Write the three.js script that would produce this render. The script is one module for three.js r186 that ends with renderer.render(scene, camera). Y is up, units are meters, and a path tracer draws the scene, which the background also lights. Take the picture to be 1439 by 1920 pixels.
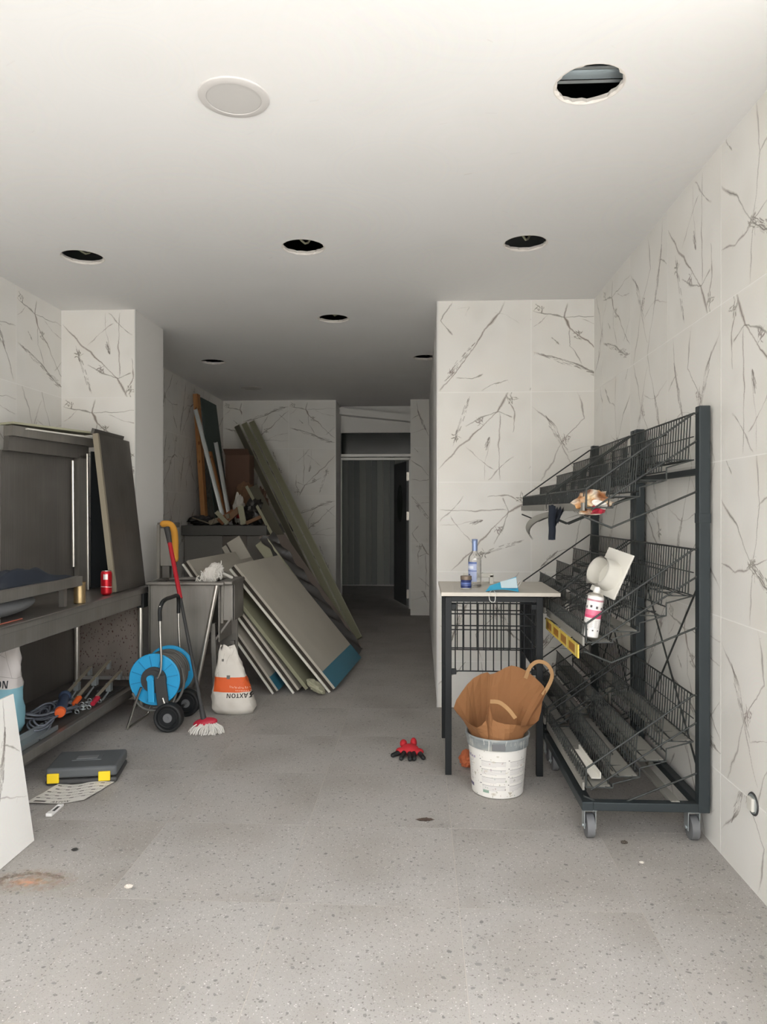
import * as THREE from 'three';
import { mergeGeometries } from 'three/addons/utils/BufferGeometryUtils.js';
import { RoundedBoxGeometry } from 'three/addons/geometries/RoundedBoxGeometry.js';

// ---------------------------------------------------------------- camera, sky, sun, exposure
const scene = new THREE.Scene();
const camera = new THREE.PerspectiveCamera(2 * Math.atan(960 / 1350) * 180 / Math.PI, 1439 / 1920, 0.05, 200);
camera.position.set(0, 1.32, 0);
camera.rotation.order = 'YXZ';
camera.rotation.set(-2.5 / 1350, Math.atan(68.5 / 1350), 0);
const renderer = new THREE.WebGLRenderer({ antialias: true });
renderer.toneMapping = THREE.LinearToneMapping;
renderer.toneMappingExposure = 2.28;
renderer.shadowMap.enabled = true;
scene.background = new THREE.Color().setRGB(2.7, 2.78, 2.92);          // bright overcast sky, the same all round
const sun = new THREE.DirectionalLight(new THREE.Color().setRGB(1, 0.985, 0.96), 5.2);
sun.position.set(-2.4, 9.0, 5.0);
sun.target.position.set(-0.7, 0, 1.0);
sun.castShadow = true;
sun.shadow.mapSize.set(2048, 2048);
Object.assign(sun.shadow.camera, { left: -9, right: 9, top: 9, bottom: -9, near: 0.5, far: 30 });
scene.add(sun, sun.target);

// ---------------------------------------------------------------- helpers
const C = 2.725, XL = -2.52, XR = 1.16, ZF = 0.9, ZP = -4.85, ZB = -9.1;   // ceiling, side walls, front, right pier, back wall
let seed = 7;
const rnd = () => { seed = (seed * 1664525 + 1013904223) >>> 0; return seed / 4294967296; };
const rr = (a, b) => a + (b - a) * rnd();
const V = (x, y, z) => new THREE.Vector3(x, y, z);
const A = (p) => (p.isVector3 ? p.clone() : V(p[0], p[1], p[2]));
const flat = (g) => { const n = g.index ? g.toNonIndexed() : g; for (const k of Object.keys(n.attributes)) if (!['position', 'normal', 'uv'].includes(k)) n.deleteAttribute(k); n.clearGroups(); return n; };
const merge = (list) => mergeGeometries(list.flat(9).map(flat));
function boxUV(g0, s = 1) {                                            // uv in metres, from the way each face points
  const g = flat(g0), p = g.attributes.position, n = g.attributes.normal, uv = new Float32Array(p.count * 2);
  for (let i = 0; i < p.count; i++) {
    const ax = Math.abs(n.getX(i)), ay = Math.abs(n.getY(i)), az = Math.abs(n.getZ(i));
    const [u, v] = ay >= ax && ay >= az ? [p.getX(i), p.getZ(i)] : ax >= az ? [p.getZ(i), p.getY(i)] : [p.getX(i), p.getY(i)];
    uv[i * 2] = u / s; uv[i * 2 + 1] = v / s;
  }
  g.setAttribute('uv', new THREE.BufferAttribute(uv, 2));
  return g;
}
const bx = (x0, x1, y0, y1, z0, z1, r = 0) => {
  const w = Math.abs(x1 - x0), h = Math.abs(y1 - y0), d = Math.abs(z1 - z0);
  const g = r ? new RoundedBoxGeometry(w, h, d, 2, Math.min(r, w / 2.01, h / 2.01, d / 2.01)) : new THREE.BoxGeometry(w, h, d);
  return g.translate((x0 + x1) / 2, (y0 + y1) / 2, (z0 + z1) / 2);
};
const basis = (a, b, up = [0, 1, 0]) => {                               // z runs from a to b
  const d = A(b).sub(A(a)).normalize();
  let u = A(up); if (Math.abs(u.dot(d)) > 0.98) u = V(1, 0, 0.01);
  const s = u.clone().cross(d).normalize(), n = d.clone().cross(s);
  return new THREE.Matrix4().makeBasis(s, n, d).setPosition(A(a).add(A(b)).multiplyScalar(0.5));
};
const beam = (a, b, w, t, up, r = 0) => (r ? new RoundedBoxGeometry(w, t, A(a).distanceTo(A(b)), 2, r) : new THREE.BoxGeometry(w, t, A(a).distanceTo(A(b)))).applyMatrix4(basis(a, b, up));
const rod = (a, b, r, seg = 6, r2 = r) => new THREE.CylinderGeometry(r2, r, A(a).distanceTo(A(b)), seg, 1, seg < 8 && r < 0.006).rotateX(Math.PI / 2).applyMatrix4(basis(a, b));
const tube = (pts, r, n = 40, seg = 8, closed = false) => new THREE.TubeGeometry(new THREE.CatmullRomCurve3(pts.map(A), closed, 'centripetal'), n, r, seg, closed);
const bent = (pts, r, seg = 8) => pts.slice(1).map((p, i) => rod(pts[i], p, r, seg)).concat(pts.slice(1, -1).map((p) => new THREE.SphereGeometry(r, seg, 6).translate(...A(p).toArray())));
const lathe = (prof, seg = 32) => new THREE.LatheGeometry(prof.map(([r, y]) => new THREE.Vector2(r, y)), seg);
function plate(o, u, v, t) {                                            // a board: corner, two edges, thickness along u x v
  const a = A(o), U = A(u), W = A(v), N = U.clone().cross(W).normalize().multiplyScalar(t);
  const g = new THREE.BoxGeometry(1, 1, 1).translate(0.5, 0.5, 0.5);
  const m = (t > 0 ? new THREE.Matrix4().makeBasis(U, W, N) : new THREE.Matrix4().makeBasis(W, U, N)).setPosition(a);
  g.applyMatrix4(m); const f = flat(g); f.computeVertexNormals(); return f;
}
function sheet(nu, nv, fn, thick = 0) {                                 // a surface fn(u, v) -> [x, y, z], with a back at that thickness
  const g = new THREE.PlaneGeometry(1, 1, nu, nv), p = g.attributes.position, uv = g.attributes.uv;
  for (let i = 0; i < p.count; i++) p.setXYZ(i, ...fn(uv.getX(i), uv.getY(i)));
  g.computeVertexNormals();
  if (!thick) return flat(g);
  const b = g.clone(), q = b.attributes.position, n = g.attributes.normal;
  for (let i = 0; i < q.count; i++) q.setXYZ(i, q.getX(i) - n.getX(i) * thick, q.getY(i) - n.getY(i) * thick, q.getZ(i) - n.getZ(i) * thick);
  const ix = b.index.array; for (let i = 0; i < ix.length; i += 3) [ix[i], ix[i + 1]] = [ix[i + 1], ix[i]];
  b.computeVertexNormals();
  return merge([g, b]);
}
function loft(rings, per = 1, facet = true) {                          // closed rings of equal length, joined one to the next
  const rs = rings.map((r) => (per > 1 ? new THREE.CatmullRomCurve3(r.map(A), true, 'centripetal').getPoints(r.length * per).slice(0, -1) : r.map(A)));
  const n = rs[0].length, pos = [], uv = [];
  const tri = (...q) => q.forEach(([i, j]) => { const p = rs[i][j % n]; pos.push(p.x, p.y, p.z); uv.push(j / n, i / (rs.length - 1)); });
  for (let i = 0; i + 1 < rs.length; i++) for (let j = 0; j < n; j++) { tri([i, j], [i, j + 1], [i + 1, j + 1]); tri([i, j], [i + 1, j + 1], [i + 1, j]); }
  const g = new THREE.BufferGeometry();
  g.setAttribute('position', new THREE.Float32BufferAttribute(pos, 3)); g.setAttribute('uv', new THREE.Float32BufferAttribute(uv, 2));
  if (facet) { g.computeVertexNormals(); return g; }
  const idx = []; for (let i = 0; i + 1 < rs.length; i++) for (let j = 0; j < n; j++) { const a = i * n + j, b = i * n + (j + 1) % n; idx.push(a, b, b + n, a, b + n, a + n); }
  const h = new THREE.BufferGeometry(); h.setAttribute('position', new THREE.Float32BufferAttribute(rs.flat().flatMap((p) => [p.x, p.y, p.z]), 3));
  h.setAttribute('uv', new THREE.Float32BufferAttribute(rs.flatMap((r, i) => r.map((_, j) => [j / n, i / (rs.length - 1)])).flat(), 2)); h.setIndex(idx); h.computeVertexNormals(); return flat(h);
}
const hUV = (g0, y0, y1, du = 0.5) => { const g = flat(g0), p = g.attributes.position, uv = g.attributes.uv; for (let i = 0; i < p.count; i++) uv.setXY(i, uv.getX(i) + du, (p.getY(i) - y0) / (y1 - y0)); return g; };   // print runs with the height
const origin = new Map(), used = new Map();
const numbered = (name) => { const k = used.get(name) ?? 0; used.set(name, k + 1); return k ? name + '_' + String(k).padStart(3, '0') : name; };
const shade = (m) => { m.castShadow = true; m.receiveShadow = true; return m; };
function thing(name, label, category, at, group) {                     // a Group at the base; parts are given in world metres
  const o = new THREE.Group(); o.name = numbered(name); o.position.set(...at); origin.set(o, V(...at));
  o.userData = { label, category }; if (group) o.userData.group = group;
  scene.add(o); return o;
}
function part(parent, name, geo, mat, label) {
  const g = Array.isArray(geo) ? merge(geo) : geo.clone(), at = origin.get(parent);
  const m = shade(new THREE.Mesh(g.translate(-at.x, -at.y, -at.z), mat)); m.name = name; origin.set(m, at);
  if (label) m.userData.label = label;
  parent.add(m); return m;
}
function single(name, label, category, at, geo, mat, group) {          // a thing that is one mesh
  const g = Array.isArray(geo) ? merge(geo) : geo, m = shade(new THREE.Mesh(g.translate(-at[0], -at[1], -at[2]), mat));
  m.name = numbered(name); m.position.set(...at); m.userData = { label, category }; if (group) m.userData.group = group;
  origin.set(m, V(...at)); scene.add(m); return m;
}
function struct(name, geo, mat, label, category = 'wall') {
  const m = shade(new THREE.Mesh(Array.isArray(geo) ? merge(geo) : geo, mat)); m.name = name;
  m.userData = { kind: 'structure', label, category }; origin.set(m, V(0, 0, 0)); scene.add(m); return m;
}

// ---------------------------------------------------------------- textures and materials
const hex = (c) => new THREE.Color(c);
const canvas = (w, h, draw, srgb = true, repeat = false) => {
  const c = document.createElement('canvas'); c.width = w; c.height = h; const x = c.getContext('2d'); draw(x, w, h);
  const t = new THREE.CanvasTexture(c); t.magFilter = THREE.LinearFilter; if (srgb) t.colorSpace = THREE.SRGBColorSpace;
  if (repeat) t.wrapS = t.wrapT = THREE.RepeatWrapping; else t.wrapS = THREE.RepeatWrapping; return t;
};
const S = (o) => new THREE.MeshStandardMaterial(o);
const P = (o) => new THREE.MeshPhysicalMaterial(o);
const blotch = (x, w, h, n, r0, r1, cols, a) => { for (let i = 0; i < n; i++) { const X = rr(0, w), Y = rr(0, h), R = rr(r0, r1); for (const dx of [-w, 0, w]) for (const dy of [-h, 0, h]) { if (X + dx < -R || X + dx > w + R || Y + dy < -R || Y + dy > h + R) continue; const g = x.createRadialGradient(X + dx, Y + dy, 0, X + dx, Y + dy, R); const c = cols[i % cols.length]; g.addColorStop(0, `rgba(${c},${a})`); g.addColorStop(1, `rgba(${c},0)`); x.fillStyle = g; x.fillRect(X + dx - R, Y + dy - R, 2 * R, 2 * R); } } };

// marble-print porcelain: hand-laid cracks, shared by the wall tiles in a few designs
function crack(x, s, pts, w, a, wob = 0.012) {                         // a soft grey band that swells and fades, with a broken dark core and hair-thin offshoots
  let q = pts.map(([u, v]) => [u * s, v * s]);
  for (let k = 0; k < 5; k++) { const o = [q[0]]; for (let i = 1; i < q.length; i++) { const [x0, y0] = q[i - 1], [x1, y1] = q[i], L = Math.hypot(x1 - x0, y1 - y0); o.push([(x0 + x1) / 2 + rr(-1, 1) * L * wob * 5, (y0 + y1) / 2 + rr(-1, 1) * L * wob * 5], [x1, y1]); } q = o; }
  const f1 = rr(5, 11), f2 = rr(14, 26), p1 = rr(0, 6), p2 = rr(0, 6), u = s / 512;
  for (let i = 1; i < q.length; i++) {
    const t = i / q.length, n = 0.5 + 0.5 * Math.sin(t * f1 + p1), m = 0.5 + 0.5 * Math.sin(t * f2 + p2), env = Math.min(1, 6 * t, 6 * (1 - t) + 0.25), [x0, y0] = q[i - 1], [x1, y1] = q[i];
    const seg = (lw, c, al, e) => { x.strokeStyle = `rgba(${c},${al})`; x.lineWidth = lw; x.beginPath(); x.moveTo(x0 + e, y0 + e * 0.6); x.lineTo(x1 + e, y1 + e * 0.6); x.stroke(); };
    seg(u * w * (1.6 + 3.4 * n * m), '142,134,127', a * 0.1 * env, 0);
    seg(u * w * (0.9 + 1.5 * n), '128,120,113', a * 0.2 * env, u * rr(-0.8, 0.8));
    seg(u * w * (0.25 + 0.45 * m), '98,90,84', a * (0.2 + 0.5 * m) * env, u * rr(-0.4, 0.4));
    if (rnd() < 0.05) { const l = u * rr(6, 22), d = Math.atan2(y1 - y0, x1 - x0) + rr(0.4, 1.1) * (rnd() < 0.5 ? 1 : -1); x.strokeStyle = `rgba(112,104,97,${a * rr(0.15, 0.4)})`; x.lineWidth = u * rr(0.6, 1.2); x.beginPath(); x.moveTo(x0, y0); x.lineTo(x0 + Math.cos(d) * l * 0.6 + u * rr(-2, 2), y0 + Math.sin(d) * l * 0.6); x.lineTo(x0 + Math.cos(d + 0.3) * l, y0 + Math.sin(d + 0.3) * l); x.stroke(); }
  }
}
function smoke(x, s, u0, v0, u1, v1, wid, a, n = 70) {                   // feathery grey along part of a crack
  for (let i = 0; i < n; i++) { const t = rnd(), e = rr(-1, 1) * wid * Math.sin(Math.PI * t), dx = u1 - u0, dy = v1 - v0, L = Math.hypot(dx, dy), U = u0 + dx * t - dy / L * e, W = v0 + dy * t + dx / L * e, l = rr(0.02, 0.07); x.strokeStyle = `rgba(105,97,90,${a * rr(0.2, 1)})`; x.lineWidth = s / 512 * rr(0.8, 4); x.beginPath(); x.moveTo(U * s, W * s); x.lineTo((U + dx / L * l + rr(-0.008, 0.008)) * s, (W + dy / L * l + rr(-0.008, 0.008)) * s); x.stroke(); }
}
function webs(x, s, u, v, r, a) { for (let i = 0; i < 5; i++) { const t = rr(0, 6.3), R = r * rr(0.3, 1); crack(x, s, [[u + Math.cos(t) * R, v + Math.sin(t) * R], [u + rr(-r, r) * 0.4, v + rr(-r, r) * 0.4], [u + Math.cos(t + 1.4) * R, v + Math.sin(t + 1.4) * R]], 1.8, a, 0.03); } }
const veins = [
  (x, s) => { crack(x, s, [[0.74, 0], [0.6, 0.22], [0.45, 0.42], [0.2, 0.78], [0.02, 0.98]], 4.2, 0.85); smoke(x, s, 0.42, 0.44, 0.1, 0.85, 0.035, 0.5); crack(x, s, [[0.16, 0], [0.03, 0.2], [0.16, 0.36]], 3, 0.8); crack(x, s, [[0.2, 0.84], [0.38, 0.85], [0.5, 0.8]], 3, 0.6); crack(x, s, [[0.48, 0.99], [0.62, 0.91], [0.78, 0.87]], 2.4, 0.6); crack(x, s, [[0.2, 0.08], [0.35, 0.05], [0.3, 0.15]], 1.4, 0.25); crack(x, s, [[0.62, 0.12], [0.75, 0.14], [0.9, 0.24]], 1.4, 0.25); webs(x, s, 0.15, 0.78, 0.05, 0.5); },
  (x, s) => { crack(x, s, [[0.01, 0.1], [0.16, 0.14], [0.36, 0.18], [1, 0.16]], 3.2, 0.8); crack(x, s, [[0.4, 0.02], [0.36, 0.18], [0.42, 0.3], [0.62, 0.44], [0.82, 0.66], [1, 0.8]], 4, 0.85); crack(x, s, [[0.42, 0.3], [0.42, 0.5], [0.55, 0.7]], 3, 0.7); crack(x, s, [[0.02, 0.56], [0.25, 0.62], [0.5, 0.7], [0.7, 0.8], [1, 0.88]], 4, 0.8); smoke(x, s, 0.05, 0.57, 0.62, 0.76, 0.03, 0.45); smoke(x, s, 0.6, 0.78, 0.9, 0.86, 0.05, 0.5); webs(x, s, 0.5, 0.38, 0.08, 0.6); webs(x, s, 0.08, 0.08, 0.09, 0.6); crack(x, s, [[0.98, 0.55], [0.78, 0.72]], 2.2, 0.6); crack(x, s, [[0.55, 0.2], [0.74, 0.28], [0.98, 0.32]], 2, 0.5); crack(x, s, [[0.22, 0.4], [0.3, 0.48]], 3, 0.6); crack(x, s, [[0.18, 0.14], [0.02, 0.28]], 2, 0.5); },
  (x, s) => { crack(x, s, [[0.0, 0.86], [0.22, 0.62], [0.45, 0.42], [0.66, 0.22], [0.78, 0.0]], 4.2, 0.85); crack(x, s, [[0.3, 0.38], [0.48, 0.28], [0.68, 0.22], [0.82, 0.28]], 3, 0.8); crack(x, s, [[0.68, 0.22], [0.67, 0.6], [0.69, 0.98]], 3, 0.85); crack(x, s, [[0.76, 0.06], [0.85, 0.22], [0.83, 0.45]], 3, 0.75); smoke(x, s, 0.36, 0.02, 0.18, 0.55, 0.025, 0.5); webs(x, s, 0.46, 0.33, 0.09, 0.65); webs(x, s, 0.83, 0.06, 0.1, 0.6); webs(x, s, 0.2, 0.5, 0.07, 0.6); crack(x, s, [[0.3, 0.6], [0.5, 0.78], [0.62, 0.86]], 2.2, 0.5); crack(x, s, [[0.84, 0.72], [0.56, 0.98]], 2.8, 0.7); crack(x, s, [[0.58, 0.5], [0.52, 0.98]], 2, 0.5); smoke(x, s, 0.57, 0.5, 0.54, 0.6, 0.025, 0.6, 30); },
  (x, s) => { crack(x, s, [[0.12, 0], [0.15, 0.25], [0.32, 0.62], [0.5, 1]], 3.4, 0.75); smoke(x, s, 0.14, 0.2, 0.3, 0.6, 0.03, 0.55); crack(x, s, [[0.5, 0.0], [0.42, 0.3], [0.66, 0.55], [0.9, 1]], 3.2, 0.7); crack(x, s, [[1, 0.16], [0.75, 0.36], [0.5, 0.9]], 2.6, 0.65); smoke(x, s, 0.85, 0.26, 0.62, 0.62, 0.04, 0.5); webs(x, s, 0.62, 0.52, 0.1, 0.5); crack(x, s, [[0, 0.7], [0.3, 0.6], [0.6, 0.68]], 2, 0.5); crack(x, s, [[0.02, 0.4], [0.2, 0.3]], 2.5, 0.6); },
  (x, s) => { crack(x, s, [[0.02, 0.05], [0.3, 0.2], [0.55, 0.34], [0.78, 0.6], [1, 0.75]], 4, 0.8); smoke(x, s, 0.3, 0.2, 0.56, 0.36, 0.04, 0.55); webs(x, s, 0.56, 0.36, 0.12, 0.6); crack(x, s, [[0.6, 0], [0.56, 0.36], [0.48, 0.7], [0.52, 1]], 2.8, 0.7); crack(x, s, [[0.3, 0.45], [0.56, 0.36], [0.8, 0.3], [1, 0.34]], 2.6, 0.65); crack(x, s, [[0.1, 0.95], [0.28, 0.78], [0.5, 0.7]], 2.2, 0.6); smoke(x, s, 0.1, 0.95, 0.26, 0.8, 0.025, 0.5, 40); crack(x, s, [[0.84, 0.9], [0.93, 1]], 2.4, 0.6); },
];
const marble = veins.map((draw) => S({ roughness: 0.33, map: canvas(640, 640, (x, w) => { x.fillStyle = '#eae8e3'; x.fillRect(0, 0, w, w); blotch(x, w, w, 26, 60, 200, ['238,235,229', '222,219,212', '234,229,220'], 0.35); x.lineCap = 'round'; draw(x, w); }) }));
function terrazzo(x, w, m, extra) {                                      // w pixels over m metres
  const k = w / m; x.fillStyle = '#aaa6a1'; x.fillRect(0, 0, w, w); blotch(x, w, w, 60, 0.05 * k, 0.25 * k, ['168,162,155', '146,140,133'], 0.3);
  const chip = (r, c) => { const X = rr(0, w), Y = rr(0, w), a = rr(0, 3.14), n = 5 + Math.floor(rnd() * 3), e = rr(0.45, 0.9), q = []; for (let i = 0; i < n; i++) { const t = i / n * 6.283, R = r * rr(0.7, 1.1); q.push([Math.cos(t) * R, Math.sin(t) * R * e]); } const ca = Math.cos(a), sa = Math.sin(a); for (const dx of [-w, 0, w]) for (const dy of [-w, 0, w]) { if (X + dx < -r || X + dx > w + r || Y + dy < -r || Y + dy > w + r) continue; x.fillStyle = c; x.beginPath(); q.forEach(([u, v], i) => x[i ? 'lineTo' : 'moveTo'](X + dx + u * ca - v * sa, Y + dy + u * sa + v * ca)); x.fill(); } };
  const area = m * m;
  for (let i = 0; i < 26000 * area; i++) { const t = rr(-1, 1), b = 152 + t * 40; chip(rr(0.0008, 0.002) * k, `rgba(${b},${b - 4},${b - 9},0.75)`); }
  for (let i = 0; i < 2600 * area; i++) { const b = rr(196, 226); chip(rr(0.0012, 0.0032) * k, `rgba(${b},${b - 4},${b - 8},0.8)`); }
  for (let i = 0; i < 2000 * area; i++) { const b = rr(90, 124); chip(rr(0.0014, 0.0045) * k, `rgba(${b},${b - 3},${b - 8},0.6)`); }
  for (let i = 0; i < 130 * area; i++) { const b = rr(94, 120); chip(rr(0.0045, 0.0095) * k, `rgba(${b},${b},${b - 4},0.6)`); }
  for (let i = 0; i < 14 * area; i++) { const b = rr(112, 130); chip(rr(0.009, 0.014) * k, `rgba(${b},${b},${b - 4},0.55)`); }
  extra?.(x, w, k);
}
const floorMap = canvas(1536, 1536, (x, w) => terrazzo(x, w, 1.2), true, true);
const floorMat = S({ map: floorMap, roughness: 0.62 });
const stainMat = S({ roughness: 0.62, map: canvas(768, 768, (x, w) => terrazzo(x, w, 0.6, (c, n, k) => {   // rust and dirt ring left on the floor
  const at = [0.28 * k, 0.5 * k];
  for (let i = 0; i < 900; i++) { const t = rr(0, 6.283), R = Math.sqrt(rnd()), u = at[0] + Math.cos(t) * R * 0.17 * k, v = at[1] + Math.sin(t) * R * 0.085 * k; c.fillStyle = `rgba(${rr(120, 150)},${rr(92, 112)},${rr(64, 84)},${0.10 * (1.15 - R)})`; c.beginPath(); c.arc(u, v, rr(4, 16), 0, 7); c.fill(); }
  for (let i = 0; i < 260; i++) { const t = rr(2.6, 5.9), R = rr(0.62, 0.85), u = at[0] + Math.cos(t) * R * 0.15 * k, v = at[1] + 6 + Math.sin(t) * R * 0.075 * k; c.fillStyle = `rgba(${rr(70, 100)},${rr(60, 80)},${rr(50, 64)},0.16)`; c.beginPath(); c.arc(u, v, rr(2, 9), 0, 7); c.fill(); }
  for (let i = 0; i < 160; i++) { const t = rr(0, 6.283), R = rr(0, 0.5), u = at[0] + Math.cos(t) * R * 0.13 * k, v = at[1] + 14 + Math.sin(t) * R * 0.05 * k; c.fillStyle = `rgba(${rr(190, 215)},${rr(140, 160)},${rr(110, 130)},0.12)`; c.beginPath(); c.arc(u, v, rr(3, 12), 0, 7); c.fill(); }
})) });
const brush = (base, dev, n, vert) => canvas(512, 512, (x, w) => { x.fillStyle = `rgb(${base},${base},${base})`; x.fillRect(0, 0, w, w); for (let i = 0; i < n; i++) { const b = base + rr(-dev, dev); x.strokeStyle = `rgba(${b},${b - 2},${b - 5},0.25)`; x.lineWidth = rr(0.5, 2); x.beginPath(); const p = rr(0, w), q = rr(-100, w), l = rr(40, 380); if (vert) { x.moveTo(p, q); x.lineTo(p + rr(-2, 2), q + l); } else { x.moveTo(q, p); x.lineTo(q + l, p + rr(-2, 2)); } x.stroke(); } blotch(x, w, w, 50, 20, 110, [`${base - 40},${base - 42},${base - 46}`, `${base + 25},${base + 25},${base + 22}`], 0.22); }, true, true);
const steelMap = brush(150, 22, 2600, true), steelRough = brush(118, 26, 1600, true);
steelRough.colorSpace = THREE.NoColorSpace;
const M = {
  plaster: S({ color: hex('#eeece8'), roughness: 0.9 }),
  ceilingPaint: S({ roughness: 0.92, map: canvas(1024, 1024, (x, w) => { x.fillStyle = '#f1f0ee'; x.fillRect(0, 0, w, w); blotch(x, w, w, 40, 60, 260, ['242,240,237', '236,235,232'], 0.5); for (let i = 0; i < 26; i++) { const X = rr(0, w), Y = rr(0, w); x.strokeStyle = `rgba(170,160,148,${rr(0.06, 0.2)})`; x.lineWidth = rr(0.6, 2); x.beginPath(); x.moveTo(X, Y); x.lineTo(X + rr(-18, 18), Y + rr(-12, 12)); x.stroke(); } }, true, true) }),
  rawPlaster: S({ color: hex('#e8e2da'), roughness: 1 }),
  grout: S({ color: hex('#f6f4f0'), roughness: 0.95 }),
  floorGrout: S({ color: hex('#b9b2a8'), roughness: 0.95 }),
  concrete: S({ color: hex('#3f4a4a'), roughness: 0.95 }),
  pavement: S({ color: hex('#b3b1ad'), roughness: 0.95 }),
  steel: S({ map: steelMap, roughnessMap: steelRough, roughness: 0.9, metalness: 0.6, color: hex('#e6e1da') }),
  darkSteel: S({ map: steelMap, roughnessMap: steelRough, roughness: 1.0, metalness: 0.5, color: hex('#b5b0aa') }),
  bright: S({ color: hex('#d8d4cc'), metalness: 0.9, roughness: 0.3 }),
  galv: S({ color: hex('#b9c0c2'), metalness: 0.75, roughness: 0.4 }),
  chrome: S({ color: hex('#d2d0ca'), metalness: 1, roughness: 0.22 }),
  rack: S({ color: hex('#343b3e'), roughness: 0.5, metalness: 0.3 }),
  rackWire: S({ color: hex('#3d403f'), roughness: 0.5, metalness: 0.35 }),
  stand: S({ color: hex('#15191c'), roughness: 0.45, metalness: 0.3 }),
  black: S({ color: hex('#191b1c'), roughness: 0.6 }),
  rubber: S({ color: hex('#15181a'), roughness: 0.85 }),
  hubGrey: S({ color: hex('#6f7072'), roughness: 0.6 }),
  blue: S({ color: hex('#2a9fd4'), roughness: 0.4 }),
  blueDark: S({ color: hex('#1d86b8'), roughness: 0.45 }),
  hose: S({ color: hex('#5b5a56'), roughness: 0.55 }),
  charcoal: S({ color: hex('#3a3a3a'), roughness: 0.6 }),
  red: S({ color: hex('#b31f2c'), roughness: 0.35 }),
  redPlastic: S({ color: hex('#b3283c'), roughness: 0.5 }),
  foam: S({ color: hex('#d79a3c'), roughness: 0.9 }),
  cotton: S({ color: hex('#dedad3'), roughness: 1 }),
  white: S({ color: hex('#e4e2de'), roughness: 0.5 }),
  whitePlastic: S({ color: hex('#d8d5cc'), roughness: 0.45 }),
  aluWhite: S({ color: hex('#d9d8d4'), roughness: 0.4, metalness: 0.2 }),
  doorGrey: S({ color: hex('#6a6d6e'), roughness: 0.5 }),
  glassDark: P({ color: hex('#1f2726'), roughness: 0.12, metalness: 0 }),
  orange: S({ color: hex('#e0622a'), roughness: 0.5 }),
  yellow: S({ color: hex('#f2cf22'), roughness: 0.5 }),
  toolbox: S({ color: hex('#55585a'), roughness: 0.55 }),
  navy: S({ color: hex('#1d2430'), roughness: 0.95 }),
  greyCloth: S({ color: hex('#6e6f6f'), roughness: 0.95 }),
  mdfGreen: S({ color: hex('#8e8d76'), roughness: 0.9 }),
  mdfEdge: S({ color: hex('#a8a68f'), roughness: 0.95 }),
  mdfDark: S({ color: hex('#5f5c50'), roughness: 0.95 }),
  boardFace: S({ roughness: 0.8, map: canvas(512, 512, (x, w) => { x.fillStyle = '#b9b3a6'; x.fillRect(0, 0, w, w); blotch(x, w, w, 40, 30, 160, ['190,184,172', '174,168,156'], 0.3); for (let i = 0; i < 30; i++) { const X = rr(0, w), Y = rr(0, w); x.strokeStyle = `rgba(120,112,100,${rr(0.1, 0.3)})`; x.lineWidth = 1; x.beginPath(); x.moveTo(X, Y); x.lineTo(X + rr(-30, 30), Y + rr(-20, 20)); x.stroke(); } }, true, true) }),
  boardSkin: S({ color: hex('#dedad0'), roughness: 0.7 }),
  boardCore: S({ color: hex('#3d3731'), roughness: 0.95 }),
  film: S({ color: hex('#3f7f95'), roughness: 0.35 }),
  blackFilm: P({ color: hex('#2a2725'), roughness: 0.5, clearcoat: 0.15 }),
  timber: S({ roughness: 0.8, map: canvas(256, 1024, (x, w, h) => { x.fillStyle = '#b58659'; x.fillRect(0, 0, w, h); for (let i = 0; i < 240; i++) { x.strokeStyle = `rgba(${rr(130, 175)},${rr(75, 115)},${rr(35, 62)},0.25)`; x.lineWidth = rr(0.6, 3); const X = rr(0, w); x.beginPath(); x.moveTo(X, 0); x.bezierCurveTo(X + rr(-14, 14), h / 3, X + rr(-14, 14), h * 0.66, X + rr(-8, 8), h); x.stroke(); } for (let i = 0; i < 7; i++) { x.fillStyle = 'rgba(96,52,26,0.7)'; x.beginPath(); x.ellipse(rr(20, w - 20), rr(0, h), rr(6, 12), rr(9, 18), 0, 0, 7); x.fill(); } }) }),
  greyWood: S({ color: hex('#8f8675'), roughness: 0.9 }),
  cardboard: S({ color: hex('#83664f'), roughness: 0.95 }),
  kraftBrown: S({ color: hex('#6c5447'), roughness: 0.95 }),
  kraft: S({ roughness: 0.85, side: THREE.DoubleSide, map: canvas(256, 256, (x, w) => { x.fillStyle = '#92653f'; x.fillRect(0, 0, w, w); for (let i = 0; i < 900; i++) { x.strokeStyle = `rgba(${rr(120, 175)},${rr(78, 118)},${rr(42, 70)},0.12)`; x.lineWidth = rr(0.5, 1.4); const X = rr(0, w), Y = rr(0, w); x.beginPath(); x.moveTo(X, Y); x.lineTo(X + rr(-20, 20), Y + rr(-3, 3)); x.stroke(); } }) }),
  kraftHandle: S({ color: hex('#b08a60'), roughness: 0.85, side: THREE.DoubleSide }),
  glass: P({ color: hex('#ffffff'), transmission: 1, thickness: 0.004, roughness: 0.03, ior: 1.5 }),
  mask: S({ color: hex('#49b6dd'), roughness: 0.9, side: THREE.DoubleSide }),
  maskInner: S({ color: hex('#cfe3ea'), roughness: 0.95, side: THREE.DoubleSide }),
  stripGrey: S({ color: hex('#8b8982'), roughness: 0.6 }),
  speckled: S({ roughness: 0.6, metalness: 0.35, map: canvas(512, 512, (x, w) => { x.fillStyle = '#8b8179'; x.fillRect(0, 0, w, w); blotch(x, w, w, 30, 30, 140, ['150,138,130', '116,108,102'], 0.35); for (let i = 0; i < 420; i++) { const X = rr(0, w), Y = w * Math.pow(rnd(), 1.5); x.fillStyle = `rgba(${rr(48, 78)},${rr(30, 44)},${rr(28, 38)},${rr(0.4, 0.9)})`; x.beginPath(); x.ellipse(X, Y, rr(1.5, 5), rr(2, 7), 0, 0, 7); x.fill(); } }) }),
};
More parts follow.
